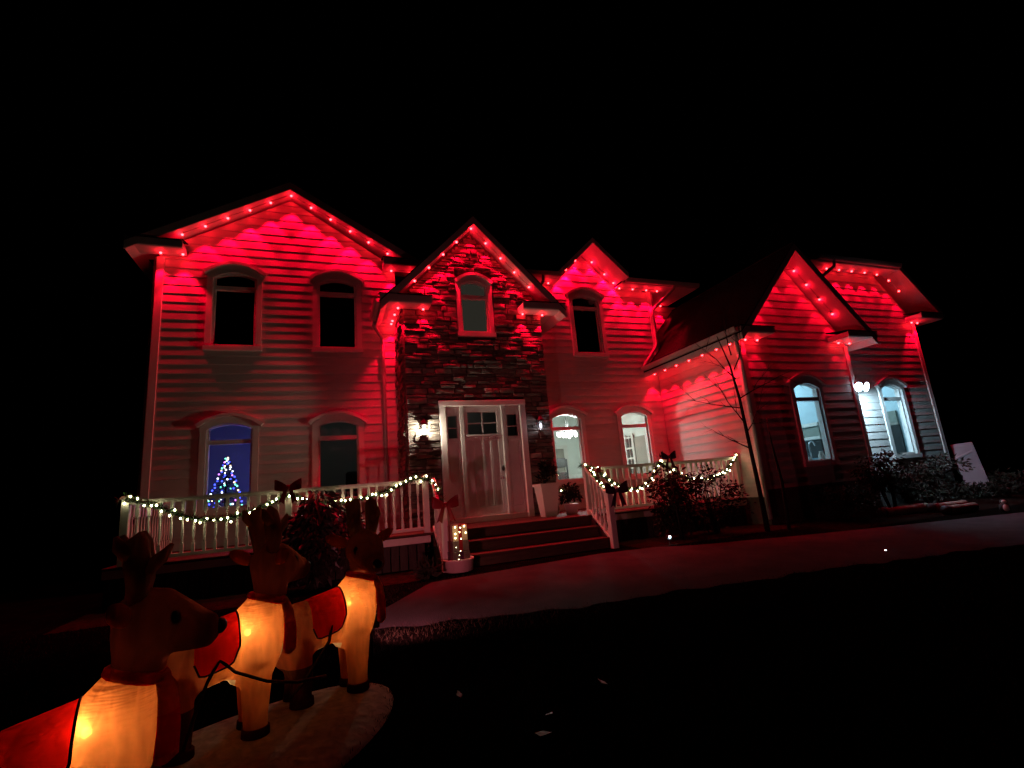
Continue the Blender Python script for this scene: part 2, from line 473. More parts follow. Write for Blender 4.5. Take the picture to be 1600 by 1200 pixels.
def span(outline, z):
    xs = []
    n = len(outline)
    for i in range(n):
        (u0, z0), (u1, z1) = outline[i], outline[(i + 1) % n]
        if (z0 <= z <= z1) or (z1 <= z <= z0):
            if abs(z1 - z0) < 1e-9: xs += [u0, u1]
            else: xs.append(u0 + (u1 - u0) * (z - z0) / (z1 - z0))
    return (min(xs), max(xs)) if xs else None

def pieces(outline, holes, expo, z0):
    """courses of a wall, cut round its openings: (za, zb, (l,r) at za, (l,r) at zb)"""
    zmax = max(z for u, z in outline)
    out = []; za = z0
    while za < zmax - 0.03:
        zb = min(za + expo, zmax - 0.001)
        A, B = span(outline, za + 1e-5), span(outline, zb - 1e-5)
        if A and B:
            cuts = [h for h in holes if h[2] < zb - 1e-3 and h[3] > za + 1e-3]
            cuts.sort()
            cur = A[0], B[0]
            for h in cuts:
                if h[0] > min(cur): out.append((za, zb, (cur[0], h[0]), (cur[1], h[0])))
                if h[2] > za + 0.02: out.append((za, h[2], (h[0], h[1]), (h[0], h[1])))
                if h[3] < zb - 0.02: out.append((h[3], zb, (h[0], h[1]), (h[0], h[1])))
                cur = h[1], h[1]
            if A[1] - cur[0] > 0.02: out.append((za, zb, (cur[0], A[1]), (cur[1], max(B[1], cur[1] + 0.001))))
        za += expo
    return out

class Plane:
    def __init__(s, p0, u, n): s.p = Vector(p0); s.u = Vector(u); s.n = Vector(n)
    def __call__(s, u, z, d=0.0): return s.p + s.u * u + s.n * d + Vector((0, 0, z))

def siding_wall(pl, outline, holes, expo=0.19, z0=None, lap=0.017, thick=0.12):
    if z0 is None: z0 = min(z for u, z in outline)
    ps = pieces(outline, holes, expo, z0)
    w = MB()
    for (za, zb, a, b) in ps:
        q = [pl(a[0], za, -0.003), pl(a[1], za, -0.003), pl(b[1], zb, -0.003), pl(b[0], zb, -0.003)]
        w.prism(q, -pl.n * thick)
    wall = w.build('wall', M['sheath'], house, fix=True)
    for (za, zb, a, b) in ps:
        m = MB()
        j = rnd.uniform(-0.002, 0.002)
        v = [pl(a[0], za, 0), pl(a[1], za, 0), pl(b[1], zb, 0), pl(b[0], zb, 0),
             pl(a[0], za, lap + j), pl(a[1], za, lap + j), pl(b[1], zb + 0.0, 0.003), pl(b[0], zb, 0.003)]
        m.add(v, [(0, 1, 2, 3), (4, 7, 6, 5), (0, 4, 5, 1), (3, 2, 6, 7), (0, 3, 7, 4), (1, 5, 6, 2)])
        m.build('siding_board', M['siding'], wall, fix=True)
    return wall

def window(pl, uc, hw, zb, zt, zc, rise, tip, hz0, hz1, cas=0.142, shade=None, label=None):
    """segment-headed window: casing (the part), with crown, sash and two panes below it"""
    P = lambda u, z, d=0.0: pl(uc + u, z, d)
    def bx(b, u0, u1, z0, z1, d0, d1): b.prism([P(u0, z0, d0), P(u1, z0, d0), P(u1, z1, d0), P(u0, z1, d0)], pl.n * (d1 - d0))
    arc = lambda u, half, za, zz: za + (zz - za) * (1 - (u / half) ** 2)
    c = MB()
    for s in (-1, 1):
        a, b_ = sorted((s * (hw + 0.03), s * (hw + cas)))
        bx(c, a, b_, zb + 0.1, zc, -0.01, 0.05)
    bx(c, -hw - cas - 0.02, hw + cas + 0.02, zb, zb + 0.1, -0.01, 0.075)
    n = 14
    for i in range(n):
        pts = []
        t0, t1 = -1 + 2 * i / n, -1 + 2 * (i + 1) / n
        wi = hw + 0.03; wo = hw + cas
        q = [P(t0 * wi, arc(t0 * wi, wi, zc, zc + rise + 0.02), -0.01), P(t1 * wi, arc(t1 * wi, wi, zc, zc + rise + 0.02), -0.01),
             P(t1 * wo, arc(t1 * wo, wo, hz0 - 0.045, hz1 - 0.06), -0.01), P(t0 * wo, arc(t0 * wo, wo, hz0 - 0.045, hz1 - 0.06), -0.01)]
        c.prism(q, pl.n * 0.06)
    for s in (-1, 1):
        c.prism([P(s * (hw + 0.03), zc, -0.01), P(s * (hw + cas), zc, -0.01), P(s * (hw + cas), hz0 - 0.045, -0.01)], pl.n * 0.06)
    w = c.build('window', M['trim'], house, fix=True)
    if label: w['label'] = label
    k = MB()
    for i in range(n):
        t0, t1 = -1 + 2 * i / n, -1 + 2 * (i + 1) / n
        zf = lambda t: arc(t * tip, tip, hz0, hz1)
        k.prism([P(t0 * (tip - 0.04), zf(t0) - 0.062, 0.0), P(t1 * (tip - 0.04), zf(t1) - 0.062, 0.0), P(t1 * tip, zf(t1), 0.0), P(t0 * tip, zf(t0), 0.0)], pl.n * 0.11)
    k.build('crown_moulding', M['trim'], w, fix=True)
    s_ = MB()
    for s in (-1, 1):
        a, b_ = sorted((s * (hw - 0.012), s * (hw + 0.045)))
        bx(s_, a, b_, zb + 0.09, zc + 0.02, -0.125, -0.012)
    bx(s_, -hw, hw, zb + 0.09, zb + 0.145, -0.124, -0.013)
    bx(s_, -hw, hw, zt - 0.045, zt + 0.04, -0.123, -0.014)
    for i in range(n):
        t0, t1 = -1 + 2 * i / n, -1 + 2 * (i + 1) / n
        u0, u1 = t0 * (hw + 0.04), t1 * (hw + 0.04)
        f = lambda u: arc(u, hw + 0.04, zc, zc + rise)
        s_.prism([P(u0, f(u0), -0.122), P(u1, f(u1), -0.122), P(u1, f(u1) + 0.05, -0.122), P(u0, f(u0) + 0.05, -0.122)], pl.n * 0.107)
    s_.build('sash', M['trim'], w, fix=True)
    g1 = MB(); g1.prism([P(-hw, zb + 0.14, -0.075), P(hw, zb + 0.14, -0.075), P(hw, zt - 0.04, -0.075), P(-hw, zt - 0.04, -0.075)], pl.n * 0.006)
    g1.build('pane', M['glass'], w, fix=True)
    pts = [P(-hw, zt + 0.035, -0.075), P(hw, zt + 0.035, -0.075)]
    for i in range(n + 1):
        u = hw - 2 * hw * i / n; pts.append(P(u, arc(u, hw + 0.04, zc, zc + rise) + 0.01, -0.075))
    g2 = MB(); g2.prism(pts, pl.n * 0.006); g2.build('pane', M['glass'], w, fix=True)
    if shade:
        b = MB(); bx(b, -hw, hw, zb + 0.14, zc + rise, -0.118, -0.112); b.build('roller_shade', shade, w, fix=True)
    return w

front = Plane((0, 0, 0), (1, 0, 0), (0, -1, 0))
HW = 0.382
def hole(x, zb, zc, rise, hw=HW): return (x - hw - 0.05, x + hw + 0.05, zb + 0.05, zc + rise + 0.02)
X1, X2, X3, X4, X5 = 1.415, 3.483, 9.93, 8.965, 11.0
UP = dict(zb=4.86, zt=6.27, zc=6.47, rise=0.12, tip=0.607, hz0=6.6, hz1=6.84)
LO = dict(zb=1.55, zt=2.96, zc=3.2, rise=0.11, tip=0.607, hz0=3.31, hz1=3.535)
hU = lambda x: hole(x, UP['zb'], UP['zc'], UP['rise'])
hL = lambda x: hole(x, LO['zb'], LO['zc'], LO['rise'])

# left wing: 0..4.8, gable over it
siding_wall(front, [(0, 0.95), (4.8, 0.95), (4.8, 7.02), (2.5, 8.5), (0, 7.02)], [hU(X1), hU(X2), hL(X1), hL(X2)])
# right bay with its wall dormer
siding_wall(front, [(8.05, 0.95), (12.1, 0.95), (12.1, 6.86), (10.95, 6.86), (9.98, 7.8), (9.02, 6.86), (8.05, 6.86)], [hU(X3), hL(X4), hL(X5)])
for x in (X1, X2, X3): window(front, x, HW, **UP)
for x in (X1, X2, X4, X5): window(front, x, HW, **LO)
# set-back wall right of the bay
siding_wall(Plane((0, 1.0, 0), (1, 0, 0), (0, -1, 0)), [(12.1, 4.4), (15.5, 4.4), (15.5, 6.86), (12.1, 6.86)], [])
# hidden outer walls of the main block keep the rooms dark
b = MB(); b.box(-0.12, 0.0, 0.125, 9.5, 0.0, 6.9); b.box(0.0, 13.0, 9.38, 9.5, 0.0, 6.9); b.box(12.1, 12.22, 1.13, 9.38, 3.0, 6.9); b.box(12.1, 12.22, 0.02, 0.98, 4.4, 6.9)
b.box(0.0, 12.0, 0.2, 9.3, 4.25, 4.35)
b.build('side_wall', M['sheath'], house)
# corner boards
for (x0, x1, y0, y1, z0, z1) in ((-0.03, 0.11, -0.034, 0.0, 0.95, 6.86), (-0.035, -0.001, -0.03, 0.14, 0.95, 6.86), (12.0, 12.13, -0.034, 0.0, 4.35, 6.86)):
    b = MB(); b.bevel_box(x0, x1, y0, y1, z0, z1); b.build('corner_board', M['trim'], house)
b = MB(); b.box(0.0, 12.0, -0.02, 0.1, 0.2, 0.949); b.build('foundation', M['mortar'], house)

# ------------------------------------------------------------------ roofs
def slab(parent, pts, t=0.15, name='roof', over=0.03, soff=None):
    b = MB(); b.prism(pts, (0, 0, t)); o = b.build(name, soff or M['soffit'], parent, fix=True)
    c = sum((Vector(p) for p in pts), Vector()) / len(pts)
    q = [Vector(p) + (Vector(p) - c).normalized() * over + Vector((0, 0, t + 0.004)) for p in pts]
    b = MB(); b.prism(q, (0, 0, 0.035)); b.build('shingles', M['shingle'], o, fix=True)
    return o

def gable_roof(cx, hwid, zpeak, slope, y0, y1, t=0.15, fh=0.17):
    ze = zpeak - slope * hwid
    for s in (-1, 1):
        o = slab(house, [(cx, y0, zpeak), (cx + s * hwid, y0, ze), (cx + s * hwid, y1, ze), (cx, y1, zpeak)], t)
        # rake board on the front edge
        b = MB(); b.prism([(cx, y0 - 0.022, zpeak - 0.03), (cx + s * hwid, y0 - 0.022, ze - 0.03), (cx + s * hwid, y0 - 0.022, ze + fh), (cx, y0 - 0.022, zpeak + fh)], (0, 0.02, 0))
        b.build('rake_board', M['fascia'], o, fix=True)
    return ze

def eave_box(x0, x1, y0, y1, z0, z1, top=0.0, name='eave_return'):
    b = MB(); b.bevel_box(x0, x1, y0, y1, z0, z1, 0.008); o = b.build(name, M['soffit'], house)
    f = MB(); f.bevel_box(x0 - 0.012, x1 + 0.012, y0 - 0.02, y0 - 0.001, z0 + 0.018, z1 + 0.01, 0.004); f.build('fascia', M['fascia'], o)
    if top:
        c = MB(); c.prism([(x0 - 0.02, y0 - 0.03, z1 + 0.012), (x1 + 0.02, y0 - 0.03, z1 + 0.012), (x1 + 0.02, y1, z1 + top), (x0 - 0.02, y1, z1 + top)], (0, 0, 0.02)); c.build('shingles', M['shingle'], o, fix=True)
    return o

# left wing gable
gable_roof(2.5, 2.97, 8.55, 0.585, -0.42, 5.0)
eave_box(-0.47, 0.5, -0.42, -0.04, 6.9, 7.05, 0.12)
eave_box(4.5, 5.3, -0.42, -0.04, 6.9, 7.05, 0.12)
# stone entry gable
gable_roof(6.42, 2.12, 7.61, 1.03, -1.42, 2.0)
eave_box(4.3, 5.36, -1.42, -1.03, 5.57, 5.73, 0.14)
eave_box(7.48, 8.54, -1.42, -1.03, 5.57, 5.73, 0.14)
eave_box(4.302, 4.77, -1.02, -0.03, 5.575, 5.6, name='soffit')
eave_box(8.09, 8.538, -1.02, -0.03, 5.575, 5.6, name='soffit')
# main eave and roof
eave_box(5.302, 9.05, -0.45, -0.03, 6.87, 6.9, name='soffit')
eave_box(10.93, 13.5, -0.45, -0.03, 6.87, 6.9, name='soffit')
eave_box(12.14, 13.498, -0.028, 0.97, 6.872, 6.9, name='soffit')
b = MB()
b.add([(5.3, 0.15, 7.235), (13.22, 0.15, 7.235), (13.52, 10, 6.93), (-0.45, 10, 6.93), (-0.45, 0.3, 6.93), (5.3, 0.3, 6.93), (4.8, 4.8, 9.6), (8.3, 4.8, 9.6)],
      [(0, 1, 7), (0, 7, 6), (0, 6, 5), (5, 6, 4), (1, 2, 7), (2, 3, 6, 7), (3, 4, 6), (0, 5, 4, 3, 2, 1)])
for (xa, xb, xc) in ((5.3, 9.04, 9.04), (10.95, 13.52, 13.22)):      # the eave stops on both sides of the wall dormer
    b.add([(xa, -0.45, 6.93), (xb, -0.45, 6.93), (xc, 0.149, 7.235), (xa, 0.149, 7.235), (xa, 0.149, 6.93), (xb, 0.149, 6.93)], [(0, 1, 2, 3), (0, 4, 5, 1), (0, 3, 4), (1, 5, 2), (3, 2, 5, 4)])
b.build('roof', M['shingle'], house)
# wall dormer roof
gable_roof(9.98, 1.0, 7.88, 0.94, -0.7, 2.0, 0.12, 0.13)
# garage wing roof, ridge running away from the camera
gable_roof(13.68, 2.13, 6.56, 1.07, -3.55, 1.4)
eave_box(11.55, 12.5, -3.55, -3.03, 4.43, 4.56, 0.1)
eave_box(14.85, 15.85, -3.55, -3.03, 4.43, 4.56, 0.1)
eave_box(11.552, 11.97, -3.02, -0.03, 4.432, 4.45, name='soffit')
eave_box(15.48, 15.848, -3.02, -2.54, 4.432, 4.45, name='soffit')
# right end: clipped gable
slab(house, [(19.85, -2.95, 5.4), (18.45, -2.95, 6.76), (16.4, -1.2, 8.76), (16.4, 3, 8.76), (19.85, 3, 5.4)], 0.14)
slab(house, [(18.45, -2.95, 6.76), (16.4, -1.2, 8.76), (14.35, -2.95, 6.76)], 0.14)
slab(house, [(12.95, -1.0, 5.4), (14.35, -2.95, 6.76), (16.4, -1.2, 8.76), (16.4, 3, 8.76), (12.95, 3, 5.4)], 0.14)
eave_box(15.0, 18.43, -2.95, -2.53, 6.7, 6.755, name='soffit')
b = MB(); b.prism([(18.45, -2.972, 6.72), (19.87, -2.972, 5.35), (19.87, -2.972, 5.56), (18.45, -2.972, 6.93)], (0, 0.02, 0)); b.build('rake_board', M['fascia'], house, fix=True)
eave_box(18.9, 19.85, -2.95, -2.53, 5.3, 5.45, 0.1)
eave_box(19.28, 19.848, -2.52, 2.0, 5.305, 5.33, name='soffit')

# ------------------------------------------------------------------ garage wing walls
gside = Plane((12.0, 0, 0), (0, -1, 0), (-1, 0, 0))          # u runs towards the camera
siding_wall(gside, [(0.03, 0.95), (3.0, 0.95), (3.0, 4.43), (0.03, 4.43)], [])
gfront = Plane((0, -3.0, 0), (1, 0, 0), (0, -1, 0))
GA = dict(zb=1.5, zt=3.05, zc=3.28, rise=0.12, tip=0.607, hz0=3.42, hz1=3.65)
GB = dict(zb=1.5, zt=3.1, zc=3.34, rise=0.12, tip=0.607, hz0=3.45, hz1=3.68)
GX1, GX2 = 13.77, 17.55
siding_wall(gfront, [(12.0, 1.1), (15.45, 1.1), (15.45, 4.5), (13.7, 6.5), (12.0, 4.5)], [hole(GX1, 1.5, 3.28, 0.12)], expo=0.19)
gright = Plane((0, -2.5, 0), (1, 0, 0), (0, -1, 0))
siding_wall(gright, [(15.45, 1.1), (19.25, 1.1), (19.25, 5.4), (17.98, 6.72), (15.45, 6.72)], [hole(GX2, 1.5, 3.34, 0.12)], expo=0.19)
window(gfront, GX1, HW, **GA)
window(gright, GX2, HW, **GB)
siding_wall(Plane((15.45, 0, 0), (0, 1, 0), (1, 0, 0)), [(-3.0, 1.1), (-2.5, 1.1), (-2.5, 4.36), (-3.0, 4.36)], [])
b = MB(); b.box(11.98, 15.46, -3.02, -2.89, 0.2, 1.099); b.box(15.46, 19.27, -2.52, -2.39, 0.2, 1.099); b.box(11.98, 12.1, -2.88, -0.1, 0.2, 0.949)
b.build('foundation', M['mortar'], house)
b = MB(); b.box(19.2, 19.27, -2.38, 3.0, 0.2, 5.6); b.box(12.3, 19.19, 2.9, 3.0, 0.3, 5.4); b.build('side_wall', M['sheath'], house)
for (x0, x1, y0, y1, z0, z1) in ((11.965, 11.999, -3.036, -2.9, 0.95, 4.36), (11.965, 12.1, -3.07, -3.037, 1.1, 4.36), (15.36, 15.49, -3.036, -3.0, 1.1, 4.36), (19.15, 19.285, -2.536, -2.5, 1.1, 5.3)):
    b = MB(); b.bevel_box(x0, x1, y0, y1, z0, z1); b.build('corner_board', M['trim'], house)

# ------------------------------------------------------------------ gutters and downspouts
def gutter(p0, p1, out, name='gutter'):
    p0, p1 = Vector(p0), Vector(p1); o = Vector(out)
    b = MB()
    prof = [(0, 0), (0.07, 0.0), (0.1, 0.05), (0.115, 0.11), (0.1, 0.115), (0.085, 0.05), (0.06, 0.015), (0.012, 0.015), (0.01, 0.11), (0, 0.11)]
    b.prism([p0 + o * a + Vector((0, 0, z)) for a, z in prof], p1 - p0)
    return b.build(name, M['gutter'], house, fix=True)
gutter((5.3, -0.475, 6.88), (9.0, -0.475, 6.88), (0, -1, 0))
gutter((11.0, -0.475, 6.88), (13.5, -0.475, 6.88), (0, -1, 0))
gutter((11.54, -0.05, 4.46), (11.54, -3.5, 4.46), (-1, 0, 0))
gutter((15.2, -2.975, 6.74), (18.43, -2.975, 6.74), (0, -1, 0))
gutter((4.29, -0.1, 5.55), (4.29, -1.38, 5.55), (-1, 0, 0))
def downspout(pts, r=0.045):
    b = MB(); b.tube(pts, r, 8); return b.build('downspout', M['gutter'], house)
downspout([(12.62, -0.52, 6.95), (12.6, -0.5, 6.8), (12.1, -0.1, 6.3), (12.06, -0.08, 6.1), (12.06, -0.08, 5.25), (11.95, -0.1, 5.1), (11.52, -0.12, 4.62), (11.48, -0.13, 4.5)])
downspout([(8.5, -0.52, 6.95), (8.5, -0.5, 6.75), (8.42, -0.1, 6.45), (8.42, -0.08, 6.2), (8.42, -0.08, 5.75)])
downspout([(4.24, -0.25, 5.56), (4.26, -0.22, 5.45), (4.45, -0.08, 5.2), (4.46, -0.075, 5.0), (4.46, -0.075, 1.0)])
downspout([(11.5, -3.4, 4.42), (11.55, -3.38, 4.3), (11.86, -3.1, 4.1), (11.9, -3.09, 3.9), (11.9, -3.09, 0.5)])
downspout([(15.75, -3.02, 6.78), (15.8, -2.98, 6.6), (15.6, -2.6, 6.35), (15.55, -2.58, 6.1)])

# ------------------------------------------------------------------ stone entry bay
BX0, BX1, BY = 4.8, 8.05, -1.0
bay = Plane((0, BY, 0), (1, 0, 0), (0, -1, 0))
DX = 6.44; DF0, DF1, DZ = 5.48, 7.44, 3.5          # door frame
door_hole = (DF0, DF1, 0.9, DZ + 0.02)
win_hole = (6.06, 6.82, 5.03, 6.45)
out_b = [(BX0, 0.95), (BX1, 0.95), (BX1, 5.9), (6.42, 7.56), (BX0, 5.9)]
w = MB()
for (za, zb, a, c) in pieces(out_b, [door_hole, win_hole], 0.25, 0.95):
    w.prism([bay(a[0], za, -0.003), bay(a[1], za, -0.003), bay(c[1], zb, -0.003), bay(c[0], zb, -0.003)], (0, 0.12, 0))
w.prism([(BX0 + 0.003, -0.87, 0.95), (BX0 + 0.003, -0.03, 0.95), (BX0 + 0.003, -0.03, 5.9), (BX0 + 0.003, -0.87, 5.9)], (0.1, 0, 0))
w.prism([(BX1 - 0.003, -0.87, 0.95), (BX1 - 0.003, -0.03, 0.95), (BX1 - 0.003, -0.03, 5.9), (BX1 - 0.003, -0.87, 5.9)], (-0.1, 0, 0))
stone_wall = w.build('stone_wall', M['mortar'], house, fix=True)
def stone_piece(b, pl, u0, u1, z0, z1, d):
    j = lambda s: rnd.uniform(-s, s)
    h = z1 - z0
    bk = [(u0, z0), (u1, z0), (u1, z1), (u0, z1)]
    fr = [(u0 + 0.008 + abs(j(.008)), z0 + 0.006 + abs(j(.008))), (u1 - 0.008 - abs(j(.008)), z0 + 0.006 + abs(j(.008))), (u1 - 0.008 - abs(j(.01)), z1 - 0.006 - abs(j(.01))), (u0 + 0.008 + abs(j(.01)), z1 - 0.006 - abs(j(.01)))]
    mid = [((u0 + u1) / 2 + j((u1 - u0) * .2), (z0 + z1) / 2 + j(h * .2))]
    v = [pl(u, z, 0.0) for u, z in bk] + [pl(u, z, d + j(0.008)) for u, z in fr] + [pl(mid[0][0], mid[0][1], d + rnd.uniform(0.0, 0.012))]
    b.add(v, [(0, 1, 2, 3), (0, 1, 5, 4), (1, 2, 6, 5), (2, 3, 7, 6), (3, 0, 4, 7), (4, 5, 8), (5, 6, 8), (6, 7, 8), (7, 4, 8)])
stones = []
def lay(pl, outline, holes, z0, zmax, hsc=1.0):
    z = z0
    while z < zmax:
        h = rnd.choice((0.06, 0.08, 0.1, 0.13)) * hsc
        A, B = span(outline, z + 1e-4), span(outline, min(z + h, zmax) - 1e-4)
        if not (A and B): break
        l, r_ = max(A[0], B[0]), min(A[1], B[1])
        segs = [(l, r_)]
        for hh in holes:
            if hh[2] < z + h - 0.01 and hh[3] > z + 0.01:
                ns = []
                for s in segs:
                    if hh[0] > s[0]: ns.append((s[0], min(s[1], hh[0])))
                    if hh[1] < s[1]: ns.append((max(s[0], hh[1]), s[1]))
                segs = ns
        for s in segs:
            u = s[0]
            while u < s[1] - 0.02:
                L_ = rnd.uniform(0.13, 0.46)
                e = u + L_
                if s[1] - e < 0.14: e = s[1]
                stones.append((pl, u, min(e, s[1]), z, min(z + h, zmax), rnd.uniform(0.02, 0.085)))
                u = e
        z += h
lay(bay, out_b, [(DF0 - 0.01, DF1 + 0.01, 0.9, DZ + 0.03), (6.0, 6.88, 4.98, 6.56)], 0.95, 7.5)
lay(Plane((BX0, 0, 0), (0, -1, 0), (-1, 0, 0)), [(0.03, 0.95), (1.0, 0.95), (1.0, 5.5), (0.03, 5.5)], [], 0.95, 5.5)
def stone_rank(s):
    pl, u0, u1, z0, z1, d = s
    area = (u1 - u0) * (z1 - z0)
    return -(area * (1.0 if pl is bay else 0.3))
stones.sort(key=stone_rank)
for s in stones[:290]:
    b = MB(); stone_piece(b, *s); b.build('stone', M['stone'], stone_wall, fix=True)
b = MB()
for s in stones[290:]: stone_piece(b, *s)
tag(b.build('stone_infill', M['stone'], stone_wall, fix=True), kind='stuff')
window(bay, 6.44, 0.305, zb=4.99, zt=5.97, zc=6.22, rise=0.1, tip=0.46, hz0=6.33, hz1=6.53, cas=0.125, shade=M['shade'])

# ------------------------------------------------------------------ entry door with sidelights
door_frame = MB()
def bxo(b, u0, u1, z0, z1, d0, d1, bev=0.004):
    y0, y1 = sorted((BY - d0, BY - d1)); b.bevel_box(u0, u1, y0, y1, z0, z1, bev)
TH = 1.06
bxo(door_frame, DF0, DF0 + 0.13, 0.951, DZ, -0.1, 0.075); bxo(door_frame, DF1 - 0.13, DF1, 0.951, DZ, -0.1, 0.075)
bxo(door_frame, DF0 - 0.01, DF1 + 0.01, DZ - 0.1, DZ + 0.02, -0.099, 0.085)
bxo(door_frame, 5.925, 6.005, TH, DZ - 0.1, -0.098, 0.035); bxo(door_frame, 6.875, 6.955, TH, DZ - 0.1, -0.098, 0.035)
bxo(door_frame, DF0 + 0.13, DF1 - 0.13, 0.951, TH, -0.097, 0.05)
dframe = door_frame.build('door_frame', M['trim'], house)
def sidelight(u0, u1):
    s = MB(); z1 = DZ - 0.1
    bxo(s, u0, u0 + 0.06, TH, z1, -0.08, -0.03); bxo(s, u1 - 0.06, u1, TH, z1, -0.08, -0.03)
    bxo(s, u0 + 0.06, u1 - 0.06, TH, TH + 0.16, -0.08, -0.031); bxo(s, u0 + 0.06, u1 - 0.06, z1 - 0.2, z1, -0.08, -0.031)
    bxo(s, u0 + 0.06, u1 - 0.06, 2.62, 2.72, -0.08, -0.031); bxo(s, u0 + 0.06, u1 - 0.06, 2.93, 2.95, -0.075, -0.045)
    bxo(s, u0 + 0.06, u1 - 0.06, TH + 0.16, 2.62, -0.078, -0.055)
    o = s.build('sidelight', M['door'], dframe)
    for z0, z1_ in ((2.72, 2.93), (2.95, z1 - 0.2)):
        g_ = MB(); g_.box(u0 + 0.06, u1 - 0.06, BY + 0.058, BY + 0.064, z0, z1_); g_.build('pane', M['glass'], dframe)
    return o
sidelight(DF0 + 0.13, 5.925); sidelight(6.955, DF1 - 0.13)
d = MB(); D0, D1, DT = 6.005, 6.875, DZ - 0.1
bxo(d, D0, D0 + 0.1, TH, DT, -0.085, -0.03); bxo(d, D1 - 0.1, D1, TH, DT, -0.085, -0.03)
bxo(d, D0 + 0.1, D1 - 0.1, TH, TH + 0.2, -0.085, -0.031); bxo(d, D0 + 0.1, D1 - 0.1, DT - 0.13, DT, -0.085, -0.031)
bxo(d, D0 + 0.1, D1 - 0.1, 2.66, 2.78, -0.085, -0.031)
bxo(d, D0 + 0.1, D1 - 0.1, TH + 0.2, 2.66, -0.082, -0.055)
for u in (6.22, 6.41, 6.6): bxo(d, u - 0.018, u + 0.048, TH + 0.2, 2.66, -0.08, -0.034)
bxo(d, 6.425, 6.455, 2.78, DT - 0.13, -0.075, -0.035); bxo(d, D0 + 0.1, D1 - 0.1, 3.015, 3.04, -0.075, -0.036)
door = d.build('door', M['door'], house)
for u0, u1 in ((D0 + 0.1, 6.425), (6.455, D1 - 0.1)):
    for z0, z1 in ((2.78, 3.015), (3.04, DT - 0.13)):
        g_ = MB(); g_.box(u0, u1, BY + 0.06, BY + 0.066, z0, z1); g_.build('pane', M['glass'], door)
s = MB(); bxo(s, D0 + 0.03, D1 - 0.03, 2.735, 2.775, -0.03, 0.03); s.build('dentil_shelf', M['door'], door)
for i in range(5):
    s = MB(); bxo(s, D0 + 0.07 + i * 0.165, D0 + 0.14 + i * 0.165, 2.695, 2.734, -0.03, 0.012); s.build('dentil', M['door'], door)
s = MB(); s.ell((6.83, BY - 0.0, 2.02), 0.035, 0.03, 0.06); s.build('keypad_lock', M['darkmetal'], door)
s = MB(); s.tube([(6.83, BY + 0.03, 1.82), (6.83, BY - 0.04, 1.82), (6.74, BY - 0.045, 1.81)], 0.013, 8); s.ell((6.83, BY + 0.02, 1.82), 0.03, 0.02, 0.03); s.build('handle', M['steel'], door)
# dim hall behind the door glass
h_ = MB(); h_.box(5.0, 7.9, 0.9, 1.0, 0.9, 4.2); h_.build('room', M['room_dim'], house)
lamp('hall_lamp', 'POINT', (6.6, 0.3, 3.6), 0.35, (1, 0.95, 0.85), house, 0.1)

# ------------------------------------------------------------------ porch deck and steps
porch = empty('porch', (0.3, -2.5, 0.38), 0, 'raised wooden porch with three wide steps before the entry door', 'porch')
def pp(b, name, m, parent=porch): 
    o = b.build(name, m, parent); o.matrix_parent_inverse = Matrix.Translation(-Vector(parent.location)) if parent is porch else Matrix(); return o
y = -2.5
while y < -0.05:
    b = MB(); b.bevel_box(0.3, 11.94, y, min(y + 0.135, -0.03), 0.905, 0.945 + rnd.uniform(-.002, .002), 0.005); pp(b, 'deck_board', M['deck']); y += 0.14
for (x0, x1) in ((0.3, 4.9), (8.06, 11.94)):
    b = MB(); b.bevel_box(x0, x1, -2.49, -2.45, 0.79, 0.904, 0.006); pp(b, 'fascia_board', M['rail'])
for i in range(3):
    z = 0.945 - 0.19 * i; yy = -2.5 - 0.3 * i
    b = MB(); b.box(4.95, 8.0, yy + 0.03, yy + 0.06, z - 0.19, z - 0.041); pp(b, 'riser', M['deck'])
    if i:
        for k in range(2):
            b = MB(); b.bevel_box(4.92, 8.03, yy - 0.01 + k * 0.15, yy + 0.135 + k * 0.15, z - 0.038, z, 0.006); pp(b, 'tread', M['deck'])
for x in (4.94, 8.005):
    b = MB(); b.prism([(x, -2.42, 0.36), (x, -3.12, 0.36), (x, -3.12, 0.52), (x, -2.82, 0.71), (x, -2.42, 0.9)], (0.008, 0, 0)); pp(b, 'stringer', M['skirt'])
x = 0.32
while x < 11.9:
    if not (4.75 < x < 8.05):
        b = MB(); b.bevel_box(x, x + 0.13, -2.43, -2.405, 0.34, 0.789, 0.004); pp(b, 'skirt_board', M['skirt'])
    x += 0.145

